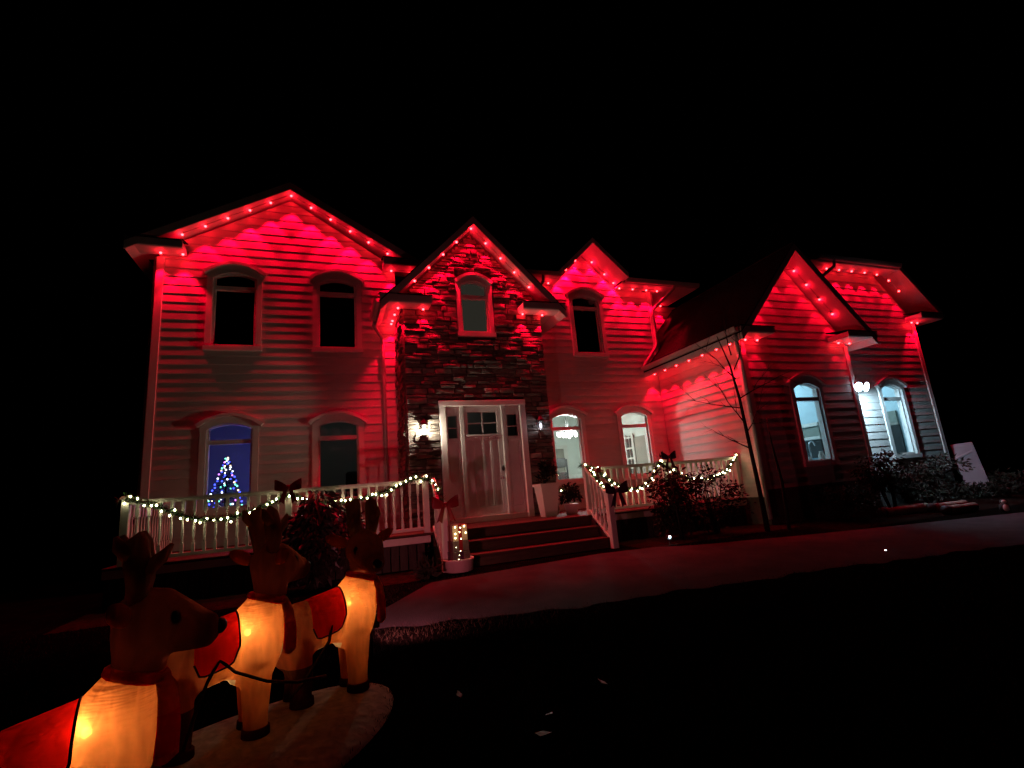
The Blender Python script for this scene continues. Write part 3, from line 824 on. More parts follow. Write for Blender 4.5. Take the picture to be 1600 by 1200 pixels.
# ------------------------------------------------------------------ railings
bal = MB()
bal.box(-.021, .021, -.021, .021, 0.0, 0.13); bal.box(-.021, .021, -.021, .021, 0.57, 0.745)
bal.lathe([(0.014, 0.13), (0.02, 0.15), (0.012, 0.17), (0.023, 0.24), (0.02, 0.34), (0.013, 0.47), (0.012, 0.53), (0.02, 0.55), (0.014, 0.57)], 8)
BAL = bal.mesh('baluster', M['rail'])
def post(b, x, y, z0, z1, h=0.05):
    b.bevel_box(x - h, x + h, y - h, y + h, z0, z1, 0.006)
    b.bevel_box(x - h - .018, x + h + .018, y - h - .018, y + h + .018, z1, z1 + 0.03, 0.008)
    b.prism([(x - h, y - h, z1 + .03), (x + h, y - h, z1 + .03), (x + h, y + h, z1 + .03), (x - h, y + h, z1 + .03)], (0, 0, 0.02))
def rail_run(root, p0, p1, z=0.945, step=0.14, posts=(True, True)):
    """level run from p0 to p1 (x, y)"""
    p0, p1 = Vector(p0 + (0,)), Vector(p1 + (0,)); d = p1 - p0; L_ = d.length; d.normalize(); nrm = Vector((-d.y, d.x, 0))
    def bar(name, z0, z1, w):
        b = MB(); q = [p0 - nrm * w + Vector((0, 0, z0)), p1 - nrm * w + Vector((0, 0, z0)), p1 + nrm * w + Vector((0, 0, z0)), p0 + nrm * w + Vector((0, 0, z0))]
        b.prism(q, (0, 0, z1 - z0)); return b.build(name, M['rail'], root, fix=True)
    bar('bottom_rail', z + 0.05, z + 0.1, 0.03); bar('top_rail', z + 0.845, z + 0.88, 0.032); bar('handrail', z + 0.881, z + 0.91, 0.05)
    n = max(2, round(L_ / step))
    for i in range(1, n):
        p = p0 + d * (L_ * i / n)
        put('baluster', BAL, root, (p.x, p.y, z + 0.1), (0, 0, math.atan2(d.y, d.x)))
    for k, pt in zip(posts, (p0, p1)):
        if k: b = MB(); post(b, pt.x, pt.y, z, z + 0.93); b.build('post', M['rail'], root)
def stair_rail(root, x, y0, y1, zt0, zt1):
    n = 6; dy = y1 - y0
    def bar(name, off, h, w):
        b = MB(); b.prism([(x - w, y0, zt0 + off), (x - w, y1, zt1 + off), (x - w, y1, zt1 + off + h), (x - w, y0, zt0 + off + h)], (2 * w, 0, 0)); b.build(name, M['rail'], root, fix=True)
    bar('handrail', 0.0, 0.05, 0.045); bar('bottom_rail', -0.82, 0.05, 0.03)
    for i in range(1, n):
        t = i / n; put('baluster', BAL, root, (x, y0 + dy * t, zt0 + (zt1 - zt0) * t - 0.765), (0, 0, 0))
    b = MB(); post(b, x, y1, 0.36, zt1 + 0.1, 0.055); b.build('newel_post', M['rail'], root)
rl = empty('railing', (0, 0, 0), 0, 'white turned-baluster railing of the left porch, below the blue-lit window', 'railing')
rail_run(rl, (0.5, -2.4), (2.66, -2.4)); rail_run(rl, (2.66, -2.4), (4.86, -2.4), posts=(False, True)); rail_run(rl, (0.5, -0.05), (0.5, -2.4), posts=(False, False))
rr = empty('railing', (0, 0, 0), 0, 'white turned-baluster railing of the right porch, running to the garage wall', 'railing')
rail_run(rr, (8.07, -2.4), (9.95, -2.4)); rail_run(rr, (9.95, -2.4), (11.9, -2.4), posts=(False, True))
sl = empty('stair_railing', (0, 0, 0), 0, 'sloping white stair railing left of the steps, behind the gift-box tower', 'railing')
stair_rail(sl, 4.98, -2.45, -3.2, 1.82, 1.27)
sr = empty('stair_railing', (0, 0, 0), 0, 'sloping white stair railing right of the steps with a purple bow on its newel', 'railing')
stair_rail(sr, 8.05, -2.45, -3.2, 1.82, 1.27)

# ------------------------------------------------------------------ red eave lights
bm_ = MB(); bm_.ell((0, 0, 0), 0.027, 0.027, 0.03, 8, 6); RB = bm_.mesh('bulb', M['red_bulb'])
bm_ = MB(); bm_.lathe([(0.02, 0.034), (0.026, 0.03), (0.028, 0.012), (0.024, 0.01)], 8); RC = bm_.mesh('socket', M['track'])
RED = (1.0, 0.0003, 0.022)
def strand(label, pts, power=1.0, spot=70, lift=0.03, glow=1.0):
    o = MB()
    if len(pts) > 1: o.tube([(p[0], p[1], p[2] + lift) for p in pts], 0.008, 6)
    else: o.tube([(pts[0][0] - .1, pts[0][1], pts[0][2] + lift), (pts[0][0] + .1, pts[0][1], pts[0][2] + lift)], 0.008, 6)
    st = empty('light_strand', pts[0], 0, label, 'string lights', 'red light strands under the eaves')
    off = Vector(pts[0])
    me = o.build('track', M['track'], st); me.location = -off
    for p in pts:
        put('bulb', RB, st, Vector(p) - off); put('socket', RC, st, Vector(p) - off)
        lamp('red_lamp', 'SPOT', Vector(p) - off + Vector((0, 0, -0.03)), P_EAVE * power * rnd.uniform(0.78, 1.2), RED, st, 0.02, R(spot + rnd.uniform(-4, 4)), 0.5, beam=True)
        lamp('red_lamp', 'POINT', Vector(p) - off + Vector((0, 0, -0.045)), glow * rnd.uniform(0.8, 1.2), RED, st, 0.02)
def rake(cx, zp, sl, y, xs, drop=0.035): return [(x, y, zp - sl * abs(x - cx) - drop) for x in xs]
strand('red lights under the rakes of the wide left gable', rake(2.5, 8.55, .585, -.21, [.44, .85, 1.26, 1.68, 2.09, 2.51, 2.93, 3.35, 3.78, 4.19, 4.62]))
strand('two red lights under the eave at the far left house corner', [(0.08, -.2, 6.87), (0.47, -.2, 6.87)], 0.8)
strand('red light under the eave between the wide gable and the stone gable', [(4.7, -.15, 6.87), (5.15, -.15, 6.85)], 0.8)
strand('red lights under the rakes of the stone entry gable', rake(6.42, 7.61, 1.03, -1.22, [5.05, 5.38, 5.72, 6.05, 6.42, 6.75, 7.09, 7.41, 7.75]), 1.2)
strand('red lights round the left eave return of the stone gable', [(5.22, -1.16, 5.54), (4.68, -1.16, 5.54), (4.66, -0.75, 5.54), (4.66, -0.35, 5.54), (4.66, -0.14, 5.54)], 0.8)
strand('two red lights under the right eave return of the stone gable', [(7.55, -1.16, 5.54), (8.05, -1.16, 5.54)], 0.8)
strand('red lights under the small dormer gable', rake(9.98, 7.88, .94, -.12, [9.1, 9.4, 9.72, 10.24, 10.6, 10.86]), 0.6, 92, glow=3.0)
strand('red lights under the main eave right of the dormer', [(10.98, -.2, 6.83), (11.42, -.2, 6.83), (11.88, -.2, 6.83), (12.25, -.2, 6.83)], 0.9)
strand('single red light under the main eave left of the dormer', [(8.78, -.2, 6.83)], 0.9)
strand('single red light on the recessed wall above the garage roof', [(13.15, 0.85, 6.83)], 0.9)
strand('red lights along the low garage eave above the right porch', [(11.74, y_, 4.34) for y_ in (-.2, -.66, -1.13, -1.62, -2.1, -2.58, -3.0)], 0.6)
strand('red lights under the rakes of the steep garage gable', rake(13.68, 6.56, 1.07, -3.2, [12.3, 12.65, 13.0, 13.35, 13.98, 14.3, 14.64, 14.98]), 0.14, 80, glow=1.5)
strand('two red lights under the left eave return of the steep garage gable', [(12.05, -3.16, 4.4), (12.4, -3.16, 4.4)], 0.1)
strand('two red lights under the right eave return of the steep garage gable', [(15.02, -3.16, 4.4), (15.4, -3.16, 4.4)], 0.1)
strand('red lights under the clipped roof at the right end of the house', [(15.9, -2.69, 6.67), (16.38, -2.69, 6.67), (16.88, -2.69, 6.67), (17.4, -2.69, 6.67), (17.9, -2.69, 6.65), (18.35, -2.69, 6.5), (18.68, -2.69, 6.2)], 0.38, glow=0.6)
strand('two red lights under the eave return at the far right corner', [(18.95, -2.65, 5.27), (19.2, -2.65, 5.27)], 0.5)

# ------------------------------------------------------------------ sconces and floodlight
def sconce(x, bulb, label, power, color):
    root = empty('wall_sconce', (x, BY - 0.06, 2.9), 0, label, 'wall lamp')
    b = MB(); b.bevel_box(-.055, .055, 0, .03, -.02, .2, .006); b.build('back_plate', M['darkmetal'], root)
    b = MB()
    for sx in (-1, 1):
        for sy in (-1, 1): b.tube([(sx * .055, -.095 + sy * .055, -.1), (sx * .07, -.095 + sy * .07, .1)], 0.006, 5)
    b.lathe([(.07, -.095), (.085, -.105), (.06, -.1)], 10, (0, -.095, 0)); b.lathe([(.1, .1), (.09, .13), (.035, .19), (.012, .23)], 10, (0, -.095, 0)); b.tube([(0, 0, .14), (0, -.095, .2)], .01, 6)
    b.build('cage', M['darkmetal'], root)
    b = MB(); b.lathe([(.048, -.095), (.062, .095)], 10, (0, -.095, 0)); b.build('lantern_glass', M['glass'], root)
    b = MB(); b.ell((0, -.095, 0), .032, .032, .055, 10, 8); b.build('bulb', bulb, root)
    lamp('sconce_lamp', 'POINT', (0, -.095, -.02), power, color, root, 0.058)
sconce(5.12, M['lantern'], 'bright warm lantern on the stone left of the entry door', P_SCONCE, (1, 0.88, 0.68))
sconce(7.74, M['lantern_cool'], 'dim black lantern on the stone right of the entry door', P_SCONCE * 0.02, (0.9, 0.88, 1))

fl = empty('floodlight', (15.53, -2.88, 3.3), 0, 'glaring blue-white floodlight on the garage corner between the two lit windows', 'floodlight')
b = MB(); b.bevel_box(-.05, -.02, -.05, .05, -.06, .06, .006); b.tube([(-.03, 0, 0), (.06, 0, .03), (.12, 0, .03)], .014, 8); b.build('mount', M['darkmetal'], fl)
for s in (-1, 1):
    b = MB(); b.lathe([(.03, -.06), (.09, .0), (.11, .05), (.1, .055)], 14); o = b.build('lamp_head', M['darkmetal'], fl, (0.13 + s * .125, -.1, 0.03)); o.scale = (1.2, 1.2, 1.2); o.rotation_euler = (R(108), 0, R(s * 12 + 5))
    b = MB(); b.lathe([(.002, .052), (.098, .052), (.09, .085), (.002, .1)], 16); q = b.build('lens', M['flood_lens'], o)
lamp('flood_lamp', 'SPOT', (0.3, 0.0, -.02), P_FLOOD, (0.5, 0.8, 1.0), fl, 0.06, R(150), .5, rot=(R(-8), R(-28), 0))

# ------------------------------------------------------------------ rooms seen through the windows
def room(x0, x1, y0, y1, z0, z1, m, front_open=True):
    b = MB(); t = 0.05
    b.box(x0 - t, x1 + t, y1, y1 + t, z0, z1); b.box(x0 - t, x0, y0, y1 - .001, z0, z1); b.box(x1, x1 + t, y0, y1 - .001, z0, z1)
    b.box(x0, x1, y0, y1, z0 - t, z0 - .001); b.box(x0, x1, y0, y1, z1 + .001, z1 + t)
    return b.build('room', m, house)
room(0.15, 2.42, 0.14, 3.2, 0.95, 4.1, M['room_dim'])
room(2.55, 4.7, 0.14, 3.2, 0.95, 4.1, M['room_dim'])
room(8.2, 11.9, 0.14, 4.6, 0.95, 4.1, M['room_white'])
room(12.2, 15.3, -2.86, 1.5, 0.95, 4.25, M['room_blue'])
room(15.6, 19.1, -2.36, 1.5, 0.95, 4.25, M['room_blue'])
# Christmas tree
xt = empty('christmas_tree', (1.22, 0.95, 0.95), 0, 'lit Christmas tree behind the blue left window', 'christmas tree')
b = MB(); b.tube([(0, 0, 0), (0, 0, 1.75)], [0.04, 0.012], 6); b.build('trunk', M['bark'], xt)
b = MB()
for i in range(900):
    t = rnd.random() ** 0.8; z = 0.25 + t * 1.5; r0 = (1 - t) * 0.5 + 0.03
    a = rnd.uniform(0, 6.283); rr_ = r0 * rnd.uniform(0.35, 1.05)
    c = Vector((rr_ * math.cos(a), rr_ * math.sin(a), z)); d_ = Vector((math.cos(a), math.sin(a), rnd.uniform(-.5, .2))) * rnd.uniform(.05, .1); s_ = Vector((-math.sin(a), math.cos(a), rnd.uniform(-.3, .3))) * .022
    b.add([c - s_, c + s_, c + d_], [(0, 1, 2)])
b.build('foliage', M['needle'], xt)
tb = {k: (lambda q: (q.ell((0, 0, 0), .019, .019, .019, 6, 4), q.mesh('bulb', M['x' + k]))[1])(MB()) for k in 'bwgop'}
for i in range(95):
    t = (i + rnd.random()) / 95; z = 0.3 + t ** 1.0 * 1.48; r0 = (1 - t) * 0.5 + 0.02; a = i * 2.4 + rnd.uniform(-.3, .3)
    put('bulb', tb[rnd.choice('bbbbbbwwgop')], xt, (r0 * math.cos(a), r0 * math.sin(a), z))
lamp('room_glow', 'POINT', (0.5, 0.65, 0.95), P_TREE, (0.1, 0.085, 1.0), xt, 0.12)
lamp('room_glow', 'POINT', (0.1, 0.75, 1.9), P_TREE * 0.55, (0.16, 0.15, 0.9), xt, 0.12)
lamp('room_glow', 'POINT', (2.3, 0.6, 2.2), 0.55, (0.5, 0.65, 0.6), xt, 0.12)  # added fill lamp in the dim room next door, apart from the tree
# dim room
lamp('room_lamp', 'POINT', (3.6, 1.0, 3.9), 0.9, (0.55, 0.9, 0.9), house, 0.2)
ch = empty('armchair', (4.1, 1.2, 0.95), R(15), 'dark armchair in the dim window right of the tree', 'chair')
b = MB(); b.bevel_box(-.35, .35, -.35, .35, .12, .42, .04); b.build('seat', M['dark'], ch)
b = MB(); b.bevel_box(-.35, .35, .25, .42, .42, 1.35, .05); b.build('backrest', M['dark'], ch)
for s in (-1, 1): b = MB(); b.bevel_box(s * .4 - .06, s * .4 + .06, -.33, .35, .1, .62, .03); b.build('armrest', M['dark'], ch)
fl_ = empty('floor_lamp', (2.8, 1.5, 0.95), 0, 'dark unlit floor lamp in the dim window', 'lamp')
b = MB(); b.lathe([(.14, 0), (.14, .02), (.012, .03), (.012, 1.35)], 10); b.build('stand', M['dark'], fl_)
b = MB(); b.lathe([(.17, 1.3), (.11, 1.6)], 12); b.build('lamp_shade', M['dark'], fl_)
# chandelier and dining room
cn = empty('chandelier', (9.72, 1.5, 2.98), 0, 'glowing white chandelier in the window beside the stone bay', 'chandelier')
b = MB(); b.tube([(0, 0, 0.05), (0, 0, 1.1)], .008, 6); b.tube([(.05, 0, 0.05), (.05, 0, 1.1)], .006, 6); b.build('rod', M['steel'], cn)
b = MB(); b.tube([(.26 * math.cos(a * .524), .26 * math.sin(a * .524), 0) for a in range(13)], .014, 6); b.tube([(-.26, 0, 0), (.26, 0, 0)], .01, 6); b.tube([(0, -.26, 0), (0, .26, 0)], .01, 6); b.build('ring', M['steel'], cn)
cb = (lambda q: (q.ell((0, 0, 0), .03, .03, .055, 8, 6), q.mesh('bulb', M['chand']))[1])(MB())
for i in range(26): put('bulb', cb, cn, ((.27 - .1 * (i % 2)) * math.cos(i * .24), (.27 - .1 * (i % 2)) * math.sin(i * .24), rnd.uniform(-.07, .07)))
lamp('chandelier_lamp', 'POINT', (0, 0, -.1), P_DINING, (0.93, 1.0, 0.93), cn, 0.2)
dc = empty('dining_chair', (9.65, 2.0, 0.95), R(-25), 'dark high-backed chair low in the chandelier window', 'chair')
b = MB(); b.bevel_box(-.22, .22, -.22, .22, .44, .5, .01); b.build('seat', M['dark'], dc)
b = MB(); b.bevel_box(-.22, -.17, .17, .22, .5, 1.36, .01); b.bevel_box(.17, .22, .17, .22, .5, 1.36, .01); b.bevel_box(-.17, .17, .18, .21, 1.12, 1.4, .02); b.bevel_box(-.17, .17, .18, .21, .6, .98, .01); b.build('backrest', M['dark'], dc)
for sx in (-1, 1):
    for sy in (-1, 1): b = MB(); b.box(sx * .19 - .02, sx * .19 + .02, sy * .19 - .02, sy * .19 + .02, 0, .44); b.build('leg', M['dark'], dc)
iw = empty('interior_doorway', (10.75, 4.55, 0.95), 0, 'pale doorway casing on the far wall behind the chandelier', 'doorway')
b = MB(); b.bevel_box(-.5, -.4, -.03, .04, 0, 1.86, .005); b.bevel_box(.32, .46, -.03, .04, 0, 1.86, .005); b.bevel_box(-.5, .46, -.035, .04, 1.86, 1.98, .005); b.build('casing', M['cab'], iw)
b = MB(); b.box(-.4, .32, .0, .03, 0, 1.86); b.build('opening', M['greige'], iw)  # solid panel, its darker colour stands for the space beyond
cbx = empty('china_cabinet', (11.88, 1.2, 0.95), 0, 'white glass-door cabinet in the window nearest the garage wall', 'cabinet')
b = MB(); b.bevel_box(-.04, 0.0, -.5, .14, 0, 1.83, .006); b.build('end_panel', M['greige'], cbx)
b = MB(); b.bevel_box(-.03, 0.0, .16, .62, 0, 1.9, .006); b.build('carcass', M['dark'], cbx)
b = MB(); b.bevel_box(-.07, -.031, .15, .25, 0, 1.95, .005); b.bevel_box(-.07, -.031, .56, .63, 0, 1.95, .005); b.bevel_box(-.06, -.032, .39, .41, 0, 1.9, .004)
for z in (0.0, .92, 1.2, 1.5, 1.82): b.bevel_box(-.065, -.033, .25, .56, z, z + .05, .004)
b.build('door', M['cab'], cbx)
for z in (.97, 1.25, 1.55): b = MB(); b.box(-.05, -.045, .25, .56, z, z + .25); b.build('pane', M['glass'], cbx)
# kitchen
lamp('kitchen_lamp', 'POINT', (13.8, -0.6, 4.0), P_KITCHEN, (0.62, 0.88, 1.0), house, 0.3)
lamp('kitchen_lamp', 'POINT', (17.4, -0.4, 4.0), P_KITCHEN, (0.62, 0.88, 1.0), house, 0.3)
vl = empty('wall_cabinet', (15.29, -1.75, 2.2), 0, 'grey-green wall cabinet seen inside the left kitchen window', 'cabinet')
b = MB(); b.bevel_box(-.06, 0, -.25, .9, 0.06, 0.3, .006); b.build('cabinet_body', M['valance'], vl)
b = MB(); b.bevel_box(-.1, 0, -.27, .9, 0.31, 0.41, .01); b.build('cornice', M['cab'], vl)
b = MB(); b.bevel_box(-.08, 0, -.26, .9, -.03, .055, .01); b.build('light_rail', M['cab'], vl)
b = MB(); b.bevel_box(-.05, 0, -.24, .9, -.5, -.04, .006); b.build('backsplash', M['dark'], vl)
b = MB(); b.bevel_box(-.05, 0, -.42, -.33, -1.2, 2.0, .006); b.build('corner_trim', M['cab'], vl)
v2 = empty('wall_cabinet', (19.09, -1.4, 2.4), 0, 'grey-green cabinet over a dark opening in the right kitchen window', 'cabinet')
b = MB(); b.bevel_box(-.06, 0, -.19, .6, 0.16, 0.5, .006); b.build('cabinet_body', M['valance'], v2)
b = MB(); b.bevel_box(-.08, 0, -.2, .6, 0.08, 0.155, .008); b.build('light_rail', M['greige'], v2)
b = MB(); b.box(-.05, 0, -.2, .6, -1.2, 0.079); b.build('opening', M['dark'], v2)  # solid panel, dark colour stands for the unlit space behind
fc = empty('faucet', (14.02, -2.6, 1.6), 0, 'curved chrome tap rising above the left kitchen sill', 'tap')
b = MB(); b.tube([(0, 0, 0), (0, 0, .38), (.04, 0, .46), (.1, 0, .49), (.16, 0, .46), (.19, 0, .38)], .015, 8); b.lathe([(.03, 0), (.025, .04), (.014, .05)], 10); b.build('spout', M['steel'], fc)
b = MB(); b.tube([(-.08, 0, 0), (-.09, 0, .08), (-.14, 0, .1)], .012, 8); b.build('handle', M['steel'], fc)
for i, (dx, r_, h_, lb, mm) in enumerate(((.0, .05, .14, 'small pale jar at the left end of the kitchen sill', 'pot'), (.4, .07, .25, 'rounded white jug at the middle of the kitchen sill', 'pot'), (.62, .075, .17, 'pale ornament at the right end of the kitchen sill', 'steel'))):
    j = empty('sill_jar', (13.77 + dx, -2.75, 1.58), 0, lb, 'jar')
    b = MB(); b.lathe([(r_ * .7, 0), (r_, h_ * .3), (r_, h_ * .6), (r_ * .5, h_ * .9), (r_ * .6, h_)], 12); b.build('jar_body', M[mm], j)
    b = MB(); b.tube([(r_ * .8, 0, h_ * .3), (r_ * 1.6, 0, h_ * .45), (r_ * .8, 0, h_ * .8)], .008, 6); b.build('handle', M[mm], j)
ct = empty('kitchen_counter', (13.75, -2.55, 0.95), 0, 'pale kitchen counter just inside the left kitchen window', 'counter')
b = MB(); b.bevel_box(-1.2, 1.2, -.3, .35, .58, .62, .01); b.build('worktop', M['cab'], ct); b = MB(); b.box(-1.2, 1.2, -.28, .32, 0, .579); b.build('base_unit', M['greige'], ct)

# ------------------------------------------------------------------ garlands with warm lights
gb = (lambda q: (q.ell((0, 0, 0), .013, .013, .016, 6, 4), q.mesh('bulb', M['white_bulb']))[1])(MB())
def garland(label, pts, step=0.105, spread=0.07, thick=0.075):
    pts = [Vector(p) for p in pts]
    # resample with a smooth curve
    cur = []
    for i in range(len(pts) - 1):
        p0, p1, p2, p3 = pts[max(i - 1, 0)], pts[i], pts[i + 1], pts[min(i + 2, len(pts) - 1)]
        n = max(2, int((p2 - p1).length / 0.04))
        for k in range(n):
            t = k / n
            cur.append(0.5 * ((2 * p1) + (p2 - p0) * t + (2 * p0 - 5 * p1 + 4 * p2 - p3) * t * t + (3 * p1 - p0 - 3 * p2 + p3) * t ** 3))
    cur.append(pts[-1])
    root = empty('garland', cur[0], 0, label, 'garland'); off = cur[0]
    b = MB(); b.tube([p - off for p in cur], 0.011, 5)
    b.build('wire', M['wire'], root)
    f = MB()
    for p in cur:
        for _ in range(26):
            d = Vector((rnd.gauss(0, 1), rnd.gauss(0, 1), rnd.gauss(0, 1))).normalized()
            s = Vector((rnd.gauss(0, 1), rnd.gauss(0, 1), rnd.gauss(0, 1))).cross(d).normalized() * 0.006
            q = p - off + Vector((rnd.uniform(-.02, .02), rnd.uniform(-.02, .02), rnd.uniform(-.02, .02))); L_ = rnd.uniform(thick * .6, thick * 1.5)
            f.add([q - s, q + s, q + d * L_], [(0, 1, 2)])
    f.build('needles', M['needle'], root)
    acc = 0.0
    for i in range(1, len(cur)):
        acc += (cur[i] - cur[i - 1]).length
        if acc >= step:
            acc = rnd.uniform(-.02, .02)
            put('bulb', gb, root, cur[i] - off + Vector((rnd.uniform(-.02, .02), -rnd.uniform(.01, .04), rnd.uniform(-spread, spread * .7))))
Yg = -2.47
garland('lit garland swagged along the left porch railing', [(0.4, Yg + .1, 1.85), (0.54, Yg, 1.88), (0.82, Yg, 1.77), (1.1, Yg, 1.64), (1.35, Yg, 1.53), (1.68, Yg, 1.48), (2.03, Yg, 1.53), (2.38, Yg, 1.64), (2.66, Yg, 1.75), (2.94, Yg, 1.66), (3.33, Yg, 1.58), (3.73, Yg, 1.6), (4.14, Yg, 1.69), (4.47, Yg, 1.8), (4.72, Yg, 1.88), (4.92, Yg - .02, 1.84)], 0.062, 0.07)
garland('short lit garland down the left stair rail', [(4.9, -2.5, 1.88), (4.99, -2.62, 1.74), (5.0, -2.85, 1.58), (5.0, -3.05, 1.45)], 0.07)
garland('lit garland swagged along the right porch railing to the garage', [(8.1, Yg, 1.87), (8.3, Yg, 1.78), (8.55, Yg, 1.56), (9.0, Yg, 1.37), (9.4, Yg, 1.44), (9.65, Yg, 1.66), (9.8, Yg, 1.84), (10.0, Yg, 1.72), (10.39, Yg, 1.5), (10.88, Yg, 1.42), (11.42, Yg, 1.52), (11.75, Yg, 1.76), (11.9, Yg, 1.9)], 0.06, 0.085)
garland('lit garland wound down the right stair rail', [(8.0, -2.35, 1.9), (8.06, -2.5, 1.86), (8.05, -2.75, 1.68), (8.05, -3.0, 1.48), (8.05, -3.2, 1.4)], 0.075)
garland('short lit garland behind the white planter', [(7.75, -1.25, 1.42), (7.95, -1.3, 1.45), (8.2, -1.4, 1.44)], 0.09, 0.015)

# ------------------------------------------------------------------ bows
def bow(loc, s, m, label, rz=0.0):
    root = empty('bow', loc, rz, label, 'bow')
    for sg in (-1, 1):
        b = MB(); n = 9
        for (y_, w_) in ((-.025, 1.0), (.025, 1.0)): pass
        ring = []
        for i in range(n + 1):
            t = i / n * 2 * math.pi
            u = (1 - math.cos(t)) / 2; h = math.sin(t)
            ring.append((sg * s * (0.06 + u * 0.95), 0.05 * s * h - .02, s * (0.12 * h)))
            
        vs = []; fs = []
        for i, (x, yy, z) in enumerate(ring):
            wd = s * (0.14 + 0.34 * abs(x) / s)
            vs += [(x, yy, z - wd * .55 + abs(x) * .25), (x, yy, z + wd + abs(x) * .25)]
        for i in range(n): fs.append((2 * i, 2 * i + 2, 2 * i + 3, 2 * i + 1))
        b.add(vs, fs, 0, True); b.build('loop', m, root)
        b = MB(); b.add([(sg * s * .05, -.03, 0), (sg * s * .32, -.035, -.02), (sg * s * .72, -.02, -s * 1.15), (sg * s * .5, -.03, -s * 1.0), (sg * s * .3, -.02, -s * 1.2)], [(0, 1, 2, 3, 4)]); b.build('tail', m, root)
    b = MB(); b.ell((0, -.03, .02), s * .16, .035, s * .19, 8, 6); b.build('knot', m, root)
bow((2.66, -2.53, 1.86), 0.2, M['bow'], 'red bow on the left porch railing above the shrub')
bow((5.0, -3.29, 1.38), 0.22, M['bow'], 'red bow on the newel left of the steps')
bow((8.16, -3.3, 1.36), 0.24, M['bow_dark'], 'dark purple bow on the newel right of the steps')
bow((8.16, -2.6, 1.76), 0.13, M['bow'], 'small red bow at the top of the right stair rail')
bow((9.97, -2.56, 1.93), 0.19, M['bow_dark'], 'dark bow above the shrub on the right porch railing')

# ------------------------------------------------------------------ planters and porch things
pl_ = empty('planter', (7.56, -1.55, 0.945), 0, 'tall white tapered planter right of the entry door', 'planter')
b = MB(); n = 4
b.add([(-.13, -.13, 0), (.13, -.13, 0), (.13, .13, 0), (-.13, .13, 0), (-.2, -.2, .62), (.2, -.2, .62), (.2, .2, .62), (-.2, .2, .62), (-.22, -.22, .62), (.22, -.22, .62), (.22, .22, .62), (-.22, .22, .62), (-.22, -.22, .67), (.22, -.22, .67), (.22, .22, .67), (-.22, .22, .67), (-.17, -.17, .66), (.17, -.17, .66), (.17, .17, .66), (-.17, .17, .66), (-.17, -.17, .58), (.17, -.17, .58), (.17, .17, .58), (-.17, .17, .58)],
      [(3, 2, 1, 0)] + [(a + i, a + (i + 1) % 4, a + 4 + (i + 1) % 4, a + 4 + i) for a in (0, 4, 8, 12, 16) for i in range(4)] + [(20, 21, 22, 23)])
b.build('pot', M['pot'], pl_, fix=True)
def leaves(root, name, m, n, rx, ry, rz, cz, ls, droop=0.3, hollow=0.35, clumps=14, off=(0, 0)):
    f = MB(); cl = [(Vector((rnd.gauss(0, .5), rnd.gauss(0, .5), rnd.gauss(0, .5))), rnd.uniform(.25, .5)) for _ in range(clumps)]
    for c, r_ in cl:
        if c.length > .8: c *= .8 / c.length
    for i in range(n):
        c, r_ = rnd.choice(cl)
        d = Vector((rnd.gauss(0, 1), rnd.gauss(0, 1), rnd.gauss(0, 1))).normalized()
        p = c + d * r_ * rnd.uniform(hollow, 1.0)
        P = Vector((p.x * rx + off[0], p.y * ry + off[1], cz + p.z * rz))
        t = (Vector((d.x, d.y, d.z * .4 - droop)) + Vector((rnd.gauss(0, .35), rnd.gauss(0, .35), rnd.gauss(0, .35)))).normalized()
        s = t.cross(Vector((rnd.gauss(0, 1), rnd.gauss(0, 1), rnd.gauss(0, 1)))).normalized(); nn = s.cross(t)
        L_ = ls * rnd.uniform(.6, 1.35); w = L_ * .2
        f.add([P, P + t * L_ * .45 + s * w + nn * w * .5, P + t * L_ - nn * w * .6, P + t * L_ * .45 - s * w + nn * w * .5], [(0, 1, 2), (0, 2, 3)])
    return f.build(name, m, root)
leaves(pl_, 'foliage', M['leaf3'], 420, .2, .2, .3, .95, .1, -.3, .2, 9)
def shrub(label, loc, rx, ry, rz, n, ls, m, droop=.3, name='shrub', cat='shrub', group=None, stems=7, clumps=16):
    root = empty(name, loc, rnd.uniform(0, 6), label, cat, group)
    b = MB()
    for i in range(stems):
        a = rnd.uniform(0, 6.28); r_ = rnd.uniform(.1, .7)
        b.tube([(rx * .08 * math.cos(a), ry * .08 * math.sin(a), -.04), (rx * .4 * r_ * math.cos(a), ry * .4 * r_ * math.sin(a), rz * .7), (rx * .8 * r_ * math.cos(a), ry * .8 * r_ * math.sin(a), rz * 1.6)], [.02, .014, .005], 6)
    b.build('stem', M['bark'], root)
    leaves(root, 'foliage', m, n, rx, ry, rz, rz * 1.05, ls, droop, .3, clumps)
    return root
shrub('large-leaved shrub between the reindeer and the left railing', (3.1, -3.05, 0.38), .68, .4, .7, 3200, .15, M['leaf'], .75)
shrub('bronze-leaved shrub in front of the right railing', (9.5, -3.25, 0.38), .5, .4, .7, 1500, .09, M['leaf2'], .3)
shrub('dark rounded evergreen left of the garage corner', (10.35, -3.2, 0.38), .62, .45, .62, 1900, .07, M['leaf3'], .1)
shrub('thin bronze shrub rising between the right-hand bows', (9.75, -2.9, 0.38), .28, .25, .85, 500, .1, M['leaf2'], .2)
shrub('low evergreen below the left kitchen window', (13.4, -3.6, 0.38), .8, .4, .42, 1500, .08, M['leaf3'], .1, name='hedge_shrub', group='shrubs along the garage wing')
shrub('tall loose shrub below the floodlight', (15.0, -3.55, 0.38), .85, .4, .62, 1700, .1, M['leaf4'], .3, name='hedge_shrub', group='shrubs along the garage wing')
shrub('spreading shrub below the right kitchen window', (16.9, -3.2, 0.38), .95, .4, .58, 1700, .1, M['leaf4'], .3, name='hedge_shrub', group='shrubs along the garage wing')
